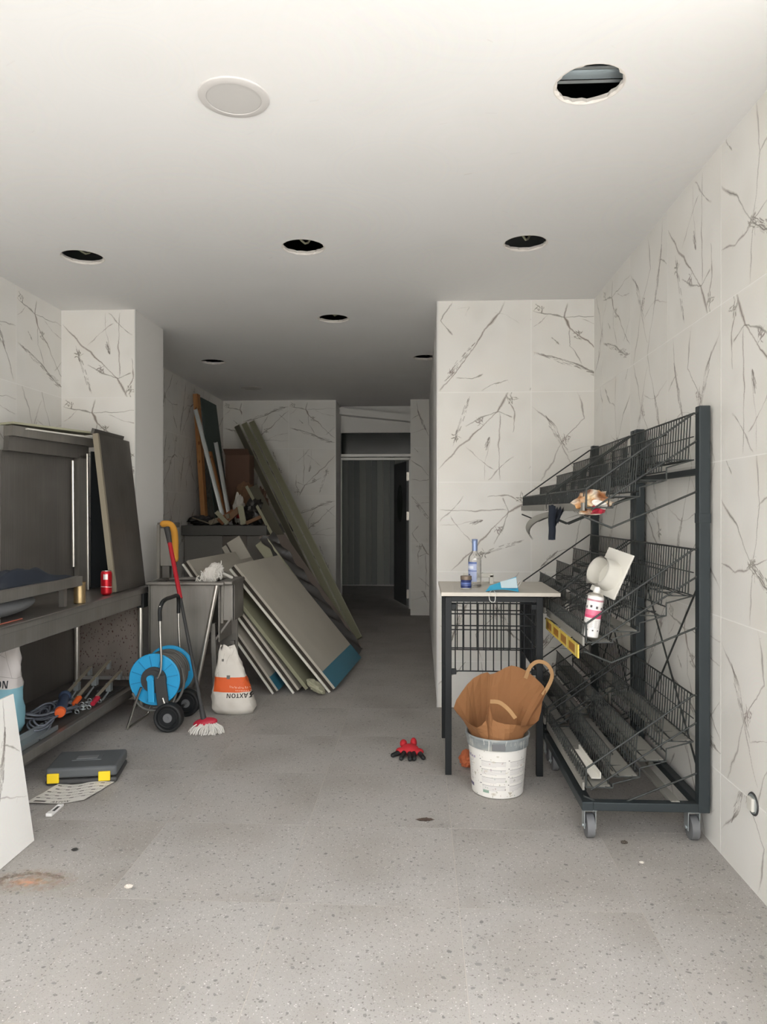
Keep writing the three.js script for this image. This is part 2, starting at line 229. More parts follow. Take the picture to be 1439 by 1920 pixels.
// ---------------------------------------------------------------- the setting
const TOP = 3.2;
const lights3 = [[-0.632, -2.421], [-1.93, -8.16]];
const holes = [[0.558, -2.41], [-1.87, -3.906], [-0.622, -3.816], [0.554, -3.822], [-0.632, -5.246], [-1.95, -6.711], [0.049, -6.62]];
const ragged = (cx, cz, r, n, k) => { const q = []; for (let i = 0; i < n; i++) { const t = i / n * Math.PI * 2, R = r * (1 + rr(-k, k)); q.push(new THREE.Vector2(cx + Math.cos(t) * R, -cz + Math.sin(t) * R)); } return q; };
const cs = new THREE.Shape([[XL - 0.05, -ZF - 0.05], [XR + 0.05, -ZF - 0.05], [XR + 0.05, 9.75], [XL - 0.05, 9.75]].map(([x, y]) => new THREE.Vector2(x, y)));
for (const [x, z] of holes) cs.holes.push(new THREE.Path(ragged(x, z, 0.114, 46, 0.012)));
const ceiling = struct('ceiling', boxUV(new THREE.ExtrudeGeometry(cs, { depth: 0.018, bevelEnabled: false, curveSegments: 2 }).rotateX(-Math.PI / 2).translate(0, C, 0), 2.4), M.ceilingPaint, 'white plasterboard ceiling with round cut-outs', 'ceiling');
for (const [x, z] of holes) {                                           // broken plaster round each cut-out
  const n = 40, a = [], b = [], c = [], d = [];
  for (let i = 0; i < n; i++) { const t = i / n * 6.2832, R = 0.1135, r = R - rr(0.002, 0.012); a.push([x + Math.cos(t) * (R + 0.003), C - 0.0006, z + Math.sin(t) * (R + 0.003)]); b.push([x + Math.cos(t) * R, C - 0.001, z + Math.sin(t) * R]); c.push([x + Math.cos(t) * r, C + rr(0.002, 0.008), z + Math.sin(t) * r]); d.push([x + Math.cos(t) * (r + 0.006), C + 0.02, z + Math.sin(t) * (r + 0.006)]); }
  part(ceiling, 'hole_edge', loft([a, b, c, d]), M.rawPlaster, 'crumbled plaster edge of a cut-out');
}
part(ceiling, 'furring_rail', [bx(-2.4, 1.1, C + 0.06, C + 0.062, -2.44, -2.385), bx(-2.4, 1.1, C + 0.035, C + 0.062, -2.442, -2.44), bx(-2.4, 1.1, C + 0.035, C + 0.062, -2.385, -2.383), bx(-2.4, 1.1, C + 0.035, C + 0.037, -2.46, -2.44), bx(-2.4, 1.1, C + 0.035, C + 0.037, -2.385, -2.368)], M.galv, 'galvanised ceiling rail seen through a cut-out');
for (const [x, z] of holes.slice(1)) part(ceiling, 'loose_cable', tube([[x - 0.2, C + 0.14, z - 0.05], [x - 0.03, C + 0.05, z + 0.02], [x + 0.01, C + 0.03, z - 0.03], [x + 0.05, C + 0.09, z - 0.06], [x + 0.25, C + 0.16, z + 0.02]], 0.006, 24, 6), M.mdfGreen);
struct('ceiling_slab', bx(XL - 0.2, XR + 0.2, TOP, TOP + 0.15, ZF, -13), M.concrete, 'dark concrete slab above the plasterboard ceiling', 'ceiling');

// marble tile cladding: every tile a piece of its wall, with a thin joint between neighbours
const tg = new Map();
function tileGeo(w, h, t, mode) {                                        // lying in x-y, facing z; mode turns the print
  const key = [w.toFixed(3), h.toFixed(3), mode].join();
  if (!tg.has(key)) {
    const g = flat(new THREE.BoxGeometry(w, h, t)), p = g.attributes.position, uv = g.attributes.uv;
    for (let i = 0; i < p.count; i++) { let u = (p.getX(i) + w / 2) / 0.6, v = (p.getY(i) + h / 2) / 0.6; if (mode & 1) u = 1 - u; if (mode & 2) v = 1 - v; if (mode & 4) [u, v] = [v, 1 - u]; uv.setXY(i, u, v); }
    tg.set(key, g);
  }
  return tg.get(key);
}
function clad(wall, us, ys, place, pick) {                               // us, ys: joint positions; place(u, y) -> [x, y, z, turn]
  for (let i = 0; i + 1 < us.length; i++) for (let j = 0; j + 1 < ys.length; j++) {
    const w = Math.abs(us[i + 1] - us[i]) - 0.004, h = ys[j + 1] - ys[j] - 0.004, [des, mode] = pick(i, j);
    const m = shade(new THREE.Mesh(tileGeo(w, h, 0.008, mode), marble[des])), [x, y, z, turn] = place((us[i] + us[i + 1]) / 2, (ys[j] + ys[j + 1]) / 2);
    m.name = 'tile'; m.position.set(x, y, z); m.rotation.y = turn; wall.add(m);
  }
}
const rows = [0, 0.31, 0.911, 1.511, 2.112, C], span = (a, b, first) => { const q = [a]; for (let u = first; a < b ? u < b - 0.02 : u > b + 0.02; u += a < b ? 0.6 : -0.6) q.push(u); q.push(b); return q; };
const pickR = (a, b, c) => (i, j) => [(i * a + j * b + c) % 5, (i * 3 + j * 5 + c) % 8];
const wallR = struct('wall_right', boxUV(merge([bx(XR - 0.0035, XR + 0.2, 0, TOP, -1.75, ZP - 0.1), bx(XR - 0.0035, XR + 0.2, 2.66, TOP, ZF, -1.75), bx(XR - 0.0035, XR + 0.2, 0, 0.75, ZF, -1.75), bx(XR - 0.0035, XR + 0.2, 0, TOP, ZF, 0.65)])), M.grout, 'right wall clad in white marble-look tiles, open to the side street near the front');
const rightDesigns = [[0, 3, 4, 3, 0, 3, 2, 1, 3], [3, 4, 3, 3, 1, 0, 3, 2, 4], [4, 3, 3, 4, 3, 2, 0, 3, 1], [3, 2, 1, 2, 3, 3, 4, 0, 2], [0, 4, 3, 4, 2, 3, 1, 3, 0]];
clad(wallR, span(-1.75, ZP, -2.23), rows, (z, y) => [XR, y, z, -Math.PI / 2], (i, j) => [rightDesigns[j][(i + 2) % 9], (i * 3 + j * 2) % 4]);
const wallL = struct('wall_left', boxUV(bx(XL - 0.2, XL + 0.0035, 0, TOP, ZF, ZB - 0.1)), M.grout, 'left wall clad in white marble-look tiles');
clad(wallL, span(ZF - 0.001, ZB, 0.43), rows, (z, y) => [XL, y, z, Math.PI / 2], pickR(2, 3, 1));
const pierR = struct('wall_right_pier', boxUV(bx(0.116, XR + 0.1, 0, TOP, ZP + 0.0035, ZB - 0.05)), M.grout, 'tiled pier that narrows the shop on the right');
const pd = [[4, 3], [3, 0], [2, 4], [2, 3], [0, 1]], pm = [[1, 2], [2, 0], [5, 0], [0, 1], [0, 0]];
clad(pierR, [0.119, 0.741, XR - 0.004], rows, (x, y) => [x, y, ZP, 0], (i, j) => [pd[j][i], pm[j][i]]);
struct('trim_1', bx(0.112, 0.1215, 0, C, ZP + 0.0065, ZP - 0.006), M.aluWhite, 'white corner strip on the edge of the right pier', 'trim');
const pierL = struct('wall_left_pier', boxUV(bx(XL - 0.05, -1.99, 0, TOP, -4.9365, -5.49)), M.plaster, 'left pier, tiled in front and plain painted on its side');
clad(pierL, [XL + 0.006, -1.994], rows, (x, y) => [x, y, -4.94, 0], (i, j) => [[3, 4, 0, 1, 2][j], [0, 1, 2, 0, 2][j]]);
struct('trim_2', bx(-1.995, -1.986, 0, C, -4.936, -4.946), M.aluWhite, 'white corner strip on the edge of the left pier', 'trim');
const wallB = struct('wall_back', boxUV(bx(XL - 0.1, -1.07, 0, TOP, ZB + 0.0035, -9.7)), M.grout, 'back wall clad in marble-look tiles left of the passage');
clad(wallB, span(XL + 0.004, -1.072, -2.27), rows, (x, y) => [x, y, ZB, 0], (i, j) => [[4, 2, 1, 2, 1][j] , (i * 2 + j) % 4]);
const wallB2 = struct('wall_back_right', boxUV(bx(-0.12, 0.2, 0, TOP, ZB + 0.0035, -9.7)), M.grout, 'narrow tiled wall between the passage and the right pier');
clad(wallB2, [-0.118, 0.112], rows, (x, y) => [x, y, ZB, 0], (i, j) => [[3, 2, 0, 4, 3][j], j % 4]);

// floor: terrazzo-look tiles
const floor = struct('floor', boxUV(bx(XL - 0.2, XR + 0.2, -0.2, -0.0006, ZF, -13)), M.floorGrout, 'speckled grey terrazzo-look tile floor', 'floor');
const fg = new Map();
function floorGeo(w, d, k) {
  const key = [w.toFixed(3), d.toFixed(3), k].join();
  if (!fg.has(key)) { const g = flat(new THREE.BoxGeometry(w, 0.006, d)), p = g.attributes.position, uv = g.attributes.uv, ou = (k * 0.37) % 1, ov = (k * 0.61) % 1; for (let i = 0; i < p.count; i++) { let u = p.getX(i) / 1.2, v = p.getZ(i) / 1.2; if (k & 1) [u, v] = [v, -u]; uv.setXY(i, u + ou, v + ov); } fg.set(key, g); }
  return fg.get(key);
}
const fx = [XL, -2.27, -1.67, -1.07, -0.47, 0.13, 0.73, XR], fz = [ZF];
 for (let k = 0; k < 23; k++) { const z = 0.6 - k * 0.6; if (z < ZF - 0.02) fz.push(z); } fz.push(-12.9);
for (let i = 0; i + 1 < fx.length; i++) for (let j = 0; j + 1 < fz.length; j++) {
  const w = fx[i + 1] - fx[i] - 0.002, d = fz[j] - fz[j + 1] - 0.002, cx = (fx[i] + fx[i + 1]) / 2, cz = (fz[j] + fz[j + 1]) / 2;
  if (cx > 0.2 && cz < -5.2) continue;
  const stained = cx > -1.67 && cx < -1.07 && cz < -2.4 && cz > -3;
  const g = stained ? flat(new THREE.BoxGeometry(w, 0.006, d)) : floorGeo(w, d, (i * 5 + j * 3) % 16);
  if (stained) { const p = g.attributes.position, uv = g.attributes.uv; for (let q = 0; q < p.count; q++) uv.setXY(q, p.getX(q) / 0.6 + 0.5, 0.5 - p.getZ(q) / 0.6); stainMat.map.wrapS = stainMat.map.wrapT = THREE.RepeatWrapping; }
  const m = shade(new THREE.Mesh(g, stained ? stainMat : floorMat)); m.name = 'tile'; m.position.set(cx, -0.003, cz); floor.add(m);
}

// passage and back room
struct('trim_3', [bx(-1.075, -1.066, 0, C, ZB + 0.0055, ZB - 0.008)], M.aluWhite, 'white corner strip where the back wall meets the passage', 'trim');
struct('wall_passage_header', boxUV(bx(-1.07, -0.12, 2.37, C, -9.68, -9.78)), M.plaster, 'painted header above the door frame in the passage');
struct('wall_passage_beam', boxUV(plate([-1.07, C - 0.035, -9.5], [0.95, -0.1, 0], [0, 0, -0.18], -0.09)), M.plaster, 'slanting painted beam under the passage ceiling');
const door = struct('door_1', [bx(-1.07, -0.12, 2.0, 2.035, -9.68, -9.75, 0.004), bx(-1.07, -0.12, 2.045, 2.085, -9.69, -9.75, 0.004), bx(-0.15, -0.12, 0, 2.03, -9.68, -9.75, 0.004), bx(-1.07, -1.055, 0, 2.03, -9.69, -9.75)], M.aluWhite, 'white door frame at the end of the passage', 'door');
part(door, 'transom_pane', bx(-1.06, -0.13, 2.085, 2.37, -9.71, -9.725), M.glassDark, 'dark glazed transom above the frame');
const dA = [-0.165, -9.76], dB = [-0.36, -10.5];
const leaf = part(door, 'door_leaf', beam([dA[0], 1.01, dA[1]], [dB[0], 1.01, dB[1]], 0.04, 1.96), M.doorGrey, 'grey door leaf standing open');
const dm = basis([dA[0], 1.42, dA[1]], [dB[0], 1.42, dB[1]]);
part(leaf, 'oval_window', new THREE.CylinderGeometry(1, 1, 0.05, 40).rotateZ(Math.PI / 2).scale(1, 0.26, 0.15).applyMatrix4(dm), M.glassDark, 'dark oval window in the door');
part(leaf, 'window_rim', new THREE.TorusGeometry(1, 0.06, 8, 40).rotateY(Math.PI / 2).scale(0.25, 0.265, 0.155).applyMatrix4(dm), M.black);
for (const y of [0.2, 1.25, 1.78]) part(door, 'hinge', [bx(-0.178, -0.15, y - 0.055, y + 0.055, -9.665, -9.69), rod([-0.166, y - 0.06, -9.67], [-0.166, y + 0.06, -9.67], 0.008, 8)], M.bright);
struct('wall_store_left', bx(-2.3, -2.2, 0, TOP, -9.7, -12.8), M.plaster, 'left wall of the back room');
struct('wall_store_right', bx(0.3, 0.4, 0, TOP, -9.7, -12.8), M.plaster, 'right wall of the back room');
const wallS = struct('wall_store_back', bx(-2.3, 0.4, 0, TOP, -12.62, -12.8), M.plaster, 'back wall of the back room, clad in narrow upright boards');
const stripM = ['#9a9e9a', '#8d9390', '#a9ada6'].map((c) => S({ color: hex(c), roughness: 0.5 }));
for (let i = 0; i < 24; i++) { const x = -2.2 + i * 0.104; part(wallS, 'board', bx(x, x + 0.1, 0.02, 2.7, -12.6, -12.62, 0.004), stripM[i % 3]); }
struct('ceiling_store', bx(-2.3, 0.4, C, C + 0.1, -9.76, -12.8), M.plaster, 'ceiling of the back room', 'ceiling');

// shopfront side, behind the camera: wall with a wide open front, pavement and street
struct('wall_front', [bx(XL - 0.2, -2.35, 0, TOP + 0.15, ZF, ZF + 0.2), bx(1.0, XR + 0.2, 0, TOP + 0.15, ZF, ZF + 0.2), bx(-2.35, 1.0, 2.6, TOP + 0.15, ZF, ZF + 0.2)], M.plaster, 'front wall of the shop round the open shopfront');
struct('pavement', boxUV(merge([bx(-14, 14, -0.25, -0.02, ZF, 14), bx(XR + 0.2, 14, -0.25, -0.02, -9, ZF)])), M.pavement, 'pale pavement and street outside the shop', 'pavement');
struct('facade_across_street', [bx(-16, 16, -0.02, 4.2, 13, 14)], S({ color: hex('#c9c2b6'), roughness: 0.9 }), 'pale stone house front across the street', 'facade');
// ---------------------------------------------------------------- left: steel counter with its shelf, and what stands on it
const SM = (g, s = 0.8) => boxUV(merge([g]), s);
const counter = thing('steel_counter', 'long stainless steel work counter with low shelf along the left wall', 'counter', [-2.18, 0, -3.7]);
part(counter, 'worktop', SM(bx(-2.5, -1.85, 0.765, 0.8, -2.3, -4.82, 0.004)), M.steel);
part(counter, 'apron', SM([bx(-1.885, -1.852, 0.69, 0.77, -2.3, -4.7, 0.003), bx(-1.885, -1.85, 0.79, 0.803, -2.3, -4.82, 0.004)]), M.steel, 'folded steel front edge');
part(counter, 'end_panel', (() => { const g = bx(-2.34, -1.9, 0.19, 0.765, -4.825, -4.815); return g; })(), M.speckled, 'steel end panel spattered with dark spots');
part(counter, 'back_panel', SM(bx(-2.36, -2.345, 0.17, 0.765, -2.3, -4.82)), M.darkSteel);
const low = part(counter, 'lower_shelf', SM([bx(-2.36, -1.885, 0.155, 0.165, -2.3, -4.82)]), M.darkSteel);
part(low, 'shelf_lip', SM([bx(-1.885, -1.85, 0.13, 0.178, -2.3, -4.72, 0.004), bx(-1.9, -1.885, 0.1, 0.155, -2.3, -4.72)]), M.steel);
for (const [x, z] of [[-1.88, -4.76], [-2.32, -4.76], [-2.32, -2.4], [-1.9, -2.4]]) part(counter, 'leg', [rod([x, 0, z], [x, 0.765, z], 0.018, 12), rod([x, 0, z], [x, 0.04, z], 0.022, 12)], M.bright);
part(counter, 'corner_cap', bx(-1.895, -1.845, 0.67, 0.765, -4.72, -4.8, 0.005), M.black, 'black plastic corner cap');

const over = thing('steel_overshelf', 'small stainless steel shelf raised above the counter, with dark cloth on it', 'shelf', [-2.15, 0.8, -3.3]);
part(over, 'shelf_top', SM(bx(-2.49, -1.9, 0.945, 0.955, -2.35, -3.9)), M.steel);
part(over, 'front_lip', SM([bx(-1.9, -1.868, 0.905, 0.96, -2.35, -3.9, 0.004)]), M.steel);
for (const [x, z] of [[-1.92, -3.78], [-2.45, -3.78], [-1.92, -2.45], [-2.45, -2.45]]) part(over, 'leg', SM(bx(x - 0.015, x + 0.015, 0.803, 0.945, z - 0.015, z + 0.015)), M.steel);

// tall open steel cabinet standing across the corner
const cab = thing('steel_cabinet', 'open-fronted grey steel cabinet standing in the corner on the counter', 'cabinet', [-2.34, 0.803, -4.55]);
const cR = V(-2.18, 0, -4.6), cL = V(-2.435, 0, -4.12), cd = cR.clone().sub(cL).normalize(), cn = V(-cd.z, 0, cd.x).multiplyScalar(1);
const cf = (t, y, o = 0) => cL.clone().addScaledVector(cd, t).addScaledVector(cn, o).setY(y).toArray();
const cw = cR.distanceTo(cL);
part(cab, 'back_panel', SM(beam(cf(0, 1.25, -0.055), cf(cw, 1.25, -0.055), 0.012, 0.86)), M.darkSteel);
part(cab, 'top_rail', SM(beam(cf(0, 1.72), cf(cw, 1.7), 0.05, 0.09)), M.darkSteel);
part(cab, 'hood', SM(beam(cf(0, 1.79, 0.02), cf(cw + 0.03, 1.765, 0.02), 0.09, 0.06)), M.steel);
part(cab, 'lid', SM(beam(cf(0, 1.835, 0), cf(cw + 0.04, 1.825, 0), 0.13, 0.012)), M.mdfEdge, 'pale board lying on top');
part(cab, 'glass_sheet', beam(cf(0.08, 1.805, 0.06), cf(cw + 0.03, 1.79, 0.06), 0.05, 0.008), M.whitePlastic, 'pale sheet edge under the lid');
part(cab, 'side_post', SM(beam(cf(cw - 0.035, 0.805), cf(cw - 0.035, 1.68), 0.05, 0.07, cd.toArray())), M.steel);
part(cab, 'side_wing', SM(beam([-2.165, 1.26, -4.64], [-2.06, 1.26, -4.9], 0.01, 0.9)), S({ color: hex('#33373a'), roughness: 0.6, metalness: 0.3 }), 'dark sheet between the cabinet and the leaning board');
part(cab, 'edge_strip', [rod(cf(cw - 0.004, 0.805, 0.026), cf(cw - 0.01, 1.69, 0.026), 0.007, 8), rod(cf(cw - 0.1, 0.96, 0.01), cf(cw - 0.105, 1.64, 0.01), 0.01, 8)], M.bright, 'bright rounded steel edges');
part(cab, 'side_panel', SM(beam(cf(cw + 0.005, 1.24, -0.02), cf(cw + 0.006, 1.24, -0.12), 0.012, 0.86)), M.darkSteel);

// leaning panel
const lean = thing('steel_board', 'flat dark steel board with a folded top lip leaning against the left pier', 'steel board', [-1.93, 0.803, -4.68]);
const lo = [-1.915, 0.806, -4.45], lu = [0.01, -0.005, -0.46], lv = [-0.115, 1.0, 0.0];
part(lean, 'sheet', SM(plate(lo, lu, lv, -0.012)), M.darkSteel);
part(lean, 'edge_batten', SM(beam([-1.926, 0.806, -4.44], [-2.042, 1.806, -4.44], 0.022, 0.034, [1, 0, 0])), M.greyWood, 'pale batten along the near edge');
part(lean, 'folded_top', SM(plate([-2.052, 1.80, -4.43], [0.012, -0.005, -0.42], [0.01, 0.035, 0], -0.02)), M.darkSteel, 'folded lip along the top');

// drinks can, tin, cloth, cushion, pencil
const canMap = canvas(256, 256, (x, w, h) => { x.fillStyle = '#c01726'; x.fillRect(0, 0, w, h); x.strokeStyle = '#e8e0dc'; x.lineWidth = 7; x.beginPath(); x.moveTo(0, 190); x.bezierCurveTo(70, 120, 150, 220, 256, 140); x.stroke(); x.fillStyle = '#dcd4d0'; x.fillRect(70, 30, 34, 58); x.fillStyle = '#8a0f1a'; for (let i = 0; i < 9; i++) x.fillRect(110 + (i % 3) * 12, 40 + i * 20, 40, 5); });
const can = thing('drinks_can', 'red aluminium drinks can standing on the counter', 'can', [-1.925, 0.803, -4.33]);
part(can, 'body', hUV(lathe([[0, 0], [0.024, 0], [0.032, 0.01], [0.033, 0.016], [0.033, 0.132], [0.03, 0.142], [0.027, 0.146]], 28), 0, 0.146, 0.3).translate(-1.925, 0.803, -4.33), S({ map: canMap, roughness: 0.3, metalness: 0.4 }));
part(can, 'lid', lathe([[0.027, 0.146], [0.0285, 0.15], [0.026, 0.148], [0.0, 0.146]], 28).translate(-1.925, 0.803, -4.33), M.chrome);
single('tin', 'small dented golden tin standing on the counter below the raised shelf', 'tin', [-1.9, 0.803, -3.93], lathe([[0, 0], [0.03, 0], [0.0315, 0.004], [0.0305, 0.03], [0.0318, 0.034], [0.03, 0.06], [0.0315, 0.064], [0.03, 0.092], [0.032, 0.112], [0.0335, 0.118], [0.030, 0.116], [0.029, 0.02], [0, 0.012]], 26).translate(-1.9, 0.803, -3.93), S({ color: hex('#b39c74'), metalness: 0.8, roughness: 0.35 }));
const rumple = (x0, x1, z0, z1, y, h, k, ph) => sheet(34, 24, (u, v) => { const e = Math.min(1, Math.min(u, 1 - u, v, 1 - v) * 6), n = Math.sin(u * 9 + ph) * Math.cos(v * 7 + ph * 2) * 0.5 + Math.sin(u * 21 + v * 13 + ph) * 0.3 + Math.abs(Math.sin(u * 5 + v * 11 + ph)) * 0.6; return [x0 + (x1 - x0) * u + Math.sin(v * 9 + ph) * 0.015, y + 0.004 + h * e * (0.35 + k * Math.max(-0.3, n)), z0 + (z1 - z0) * v + Math.sin(u * 8 + ph) * 0.015]; }, 0.003);
single('work_cloth', 'crumpled dark work cloth lying on the raised shelf', 'cloth', [-2.12, 0.957, -3.4], rumple(-2.4, -1.89, -2.9, -3.86, 0.957, 0.055, 0.9, 1), M.navy);
single('cushion', 'long grey cushion pushed under the raised shelf', 'cushion', [-2.08, 0.803, -3.35], new THREE.SphereGeometry(1, 32, 20).scale(0.14, 0.055, 0.38).applyMatrix4(new THREE.Matrix4().makeTranslation(-2.06, 0.858, -3.3)), M.greyCloth);
single('pencil', 'thin reddish pencil lying on the counter edge', 'pencil', [-1.9, 0.803, -3.25], rod([-1.89, 0.808, -3.12], [-1.885, 0.808, -3.32], 0.004, 6), S({ color: hex('#9a5a4a'), roughness: 0.6 }));
single('wall_plug', 'short white plastic plug standing on the counter', 'plug', [-1.9, 0.803, -3.18], [rod([-1.9, 0.803, -3.16], [-1.9, 0.838, -3.16], 0.004, 8), rod([-1.9, 0.803, -3.16], [-1.9, 0.807, -3.16], 0.008, 8)], M.white);

// on the lower shelf
const sackText = (bg, band, top, textCol, flip, body) => canvas(512, 768, (x, w, h) => { x.fillStyle = bg; x.fillRect(0, 0, w, h); blotch(x, w, h, 40, 20, 120, ['190,182,172', '232,228,222'], 0.25); body(x, w, h); });
const blueSackMap = sackText('#cfc8c4', '', '', '', false, (x, w, h) => { x.fillStyle = '#86b6c2'; x.fillRect(0, h * 0.56, w, h * 0.44); x.fillStyle = '#23282c'; x.font = 'bold 74px sans-serif'; x.fillText('AXTON', 150, h * 0.55); x.strokeStyle = 'rgba(120,110,104,0.5)'; x.lineWidth = 3; for (let i = 0; i < 9; i++) { x.beginPath(); x.moveTo(rr(0, w), rr(0, h * 0.5)); x.lineTo(rr(0, w), rr(0, h * 0.6)); x.stroke(); } });
const sackGeo = (cx, y0, cz, w, d, h, lean, topW) => sheetBag(cx, y0, cz, w, d, h, lean, topW);
function sheetBag(cx, y0, cz, w, d, h, leanX, topW) {                    // a filled sack: rings from base to pinched top
  const rings = [], n = 28, L = 12;
  for (let k = 0; k <= L; k++) { const t = k / L, W = (w / 2) * (t < 0.1 ? 0.86 + t * 1.4 : 1 - (1 - topW) * Math.pow((t - 0.1) / 0.9, 1.2)), D = (d / 2) * (t < 0.1 ? 0.8 + t * 2 : Math.max(0.06, 1 - 0.94 * Math.pow((t - 0.1) / 0.9, 1.1))), r = []; for (let i = 0; i < n; i++) { const a = i / n * 6.2832 + Math.PI / 2, c = Math.cos(a), s = Math.sin(a), e = 0.75, wob = 1 + 0.05 * Math.sin(a * 5 + k * 1.7) + 0.03 * Math.sin(a * 9 - k * 2.3); r.push([cx + leanX * t + Math.sign(c) * Math.pow(Math.abs(c), e) * W * wob, y0 + h * t + (k === L ? 0.012 * Math.sin(a * 4) : 0), cz + Math.sign(s) * Math.pow(Math.abs(s), e) * D * wob]); } rings.push(r); }
  const base = rings[0].map(() => [cx, y0, cz]);
  return loft([base, ...rings, rings[L].map(([x, y, z]) => [cx + leanX, y - 0.02, cz])], 1, false);
}
const bagUV = (g, x0, x1, y0, y1) => { const p = g.attributes.position, uv = g.attributes.uv; for (let i = 0; i < p.count; i++) uv.setXY(i, (p.getX(i) - x0) / (x1 - x0), (p.getY(i) - y0) / (y1 - y0)); return g; };
single('mortar_sack', 'white and pale blue mortar sack standing on the low shelf under the counter', 'sack', [-2.17, 0.167, -3.62], (() => { const g = sheetBag(-2.17, 0.167, -3.62, 0.22, 0.2, 0.52, 0.0, 0.9), p = g.attributes.position, uv = g.attributes.uv; for (let i = 0; i < p.count; i++) uv.setXY(i, (p.getX(i) + 2.33) / 0.3, (p.getY(i) - 0.167) / 0.55); return g; })(), S({ map: blueSackMap, roughness: 0.7 }));
const cordGrey = S({ color: hex('#62666e'), roughness: 0.6 });
const coil = (cx, cy, cz, r, turns, rt, ph) => { const q = []; for (let i = 0; i <= turns * 14; i++) { const t = i / 14 * 6.2832 + ph, R = r * (0.8 + 0.25 * Math.sin(i * 0.37 + ph)); q.push([cx + Math.cos(t) * R * 0.75, cy + 0.006 + 0.012 * (1 + Math.sin(i * 0.9 + ph)) + i * 0.0004, cz + Math.sin(t) * R * 1.3]); } return tube(q, rt, turns * 40, 6); };
single('power_cable', 'tangled grey power cable heaped on the low shelf', 'cable', [-2.02, 0.167, -3.85], [coil(-2.03, 0.172, -3.95, 0.12, 6, 0.0055, 0), coil(-2.08, 0.19, -3.82, 0.1, 5, 0.0055, 2), coil(-1.99, 0.175, -3.72, 0.085, 3, 0.005, 4), tube([[-1.97, 0.18, -3.75], [-1.93, 0.19, -3.66], [-1.92, 0.172, -3.58], [-1.905, 0.172, -3.5]], 0.005, 20, 6)], cordGrey);
const grind = thing('angle_grinder', 'dark angle grinder with an orange end cap lying in the cables', 'power tool', [-1.97, 0.2, -3.860]);
part(grind, 'body', [rod([-1.96, 0.225, -3.830], [-2.06, 0.24, -4.080], 0.032, 16, 0.026), new THREE.SphereGeometry(0.036, 16, 12).translate(-2.06, 0.24, -4.080)], S({ color: hex('#39465e'), roughness: 0.5 }));
part(grind, 'end_cap', rod([-1.958, 0.225, -3.825], [-1.951, 0.223, -3.807], 0.03, 18, 0.026), M.orange, 'orange end cap');
part(grind, 'guard', lathe([[0.0, 0], [0.058, 0], [0.06, 0.02], [0.056, 0.02], [0.055, 0.004], [0, 0.004]], 24).translate(-2.07, 0.19, -4.120), M.galv);
const clampLabels = ['bar clamp with an orange grip lying highest on the low shelf', 'bar clamp with an orange grip lying nearest the grinder', 'thin bar clamp with a red grip lying nearest the shelf lip'];
[[[-2.0, 0.235, -4.12], [-2.05, 0.33, -4.66], M.orange], [[-2.08, 0.225, -4.08], [-2.15, 0.3, -4.6], M.orange], [[-1.925, 0.215, -4.2], [-1.96, 0.27, -4.62], M.redPlastic]].forEach(([a, b, grip], i) => {
  const t = thing('bar_clamp', clampLabels[i], 'clamp', [a[0], 0.167, a[2]], 'bar clamps on the low shelf'), A0 = A(a), B0 = A(b), at = (k, dy = 0) => A0.clone().lerp(B0, k).add(V(0, dy, 0)).toArray();
  part(t, 'bar', beam(a, b, 0.018, 0.007), M.greyWood); part(t, 'jaw', beam(at(0.97), at(0.97, -0.05), 0.03, 0.02), M.galv); part(t, 'sliding_jaw', beam(at(0.5), at(0.5, -0.05), 0.035, 0.03), M.galv);
  part(t, 'grip', rod(at(0.02, -0.015), at(-0.16, -0.02), 0.017, 12, 0.014), grip, 'coloured grip'); part(t, 'screw', rod(at(0.45, -0.05), at(0.2, -0.06), 0.006, 8), M.galv);
});
single('trowel_blade', 'thin dark steel trowel blade lying on the low shelf beside the clamps', 'trowel', [-2.0, 0.167, -4.5], [bx(-2.1, -1.92, 0.168, 0.172, -4.35, -4.62, 0.002), rod([-2.01, 0.19, -4.4], [-2.01, 0.19, -4.55], 0.01, 8), rod([-2.01, 0.172, -4.47], [-2.01, 0.19, -4.47], 0.005, 6)], M.charcoal);
single('chain', 'short steel chain lying by the cable coil on the low shelf', 'chain', [-1.93, 0.167, -4.1], Array.from({ length: 18 }, (_, i) => new THREE.TorusGeometry(0.012, 0.003, 6, 12).rotateX(i % 2 ? 1.57 : 0.3).translate(-1.95 + 0.03 * Math.sin(i * 1.3), 0.175 + 0.015 * Math.abs(Math.sin(i)), -4.0 - i * 0.014)), M.galv);
single('saw_box', 'dusty flat steel mitre guide lying along the low shelf front', 'guide', [-1.95, 0.167, -3.3], [bx(-1.99, -1.91, 0.167, 0.175, -3.1, -3.7), bx(-1.995, -1.985, 0.167, 0.2, -3.1, -3.7), bx(-1.915, -1.905, 0.167, 0.19, -3.1, -3.7)], M.galv);
single('plastic_bag', 'crumpled clear plastic bag beside the blue mortar sack', 'bag', [-2.02, 0.167, -3.38], (() => { const g = new THREE.IcosahedronGeometry(1, 4), p = g.attributes.position; for (let i = 0; i < p.count; i++) { const x = p.getX(i), y = p.getY(i), z = p.getZ(i), k = 1 + 0.12 * Math.sin(x * 9 + y * 7) + 0.1 * Math.sin(z * 13 - y * 6); p.setXYZ(i, -2.0 + x * 0.045 * k, 0.255 + y * 0.09 * k, -3.36 + z * 0.06 * k); } const f = flat(g); f.computeVertexNormals(); return f; })(), P({ color: hex('#c9cccf'), roughness: 0.25, transmission: 0.5, thickness: 0 }));
single('cork_disc', 'small pale wooden disc on the low shelf by the leaning marble board', 'disc', [-1.93, 0.167, -3.22], rod([-1.95, 0.19, -3.25], [-1.945, 0.192, -3.235], 0.022, 16), S({ color: hex('#c9a983'), roughness: 0.8 }));

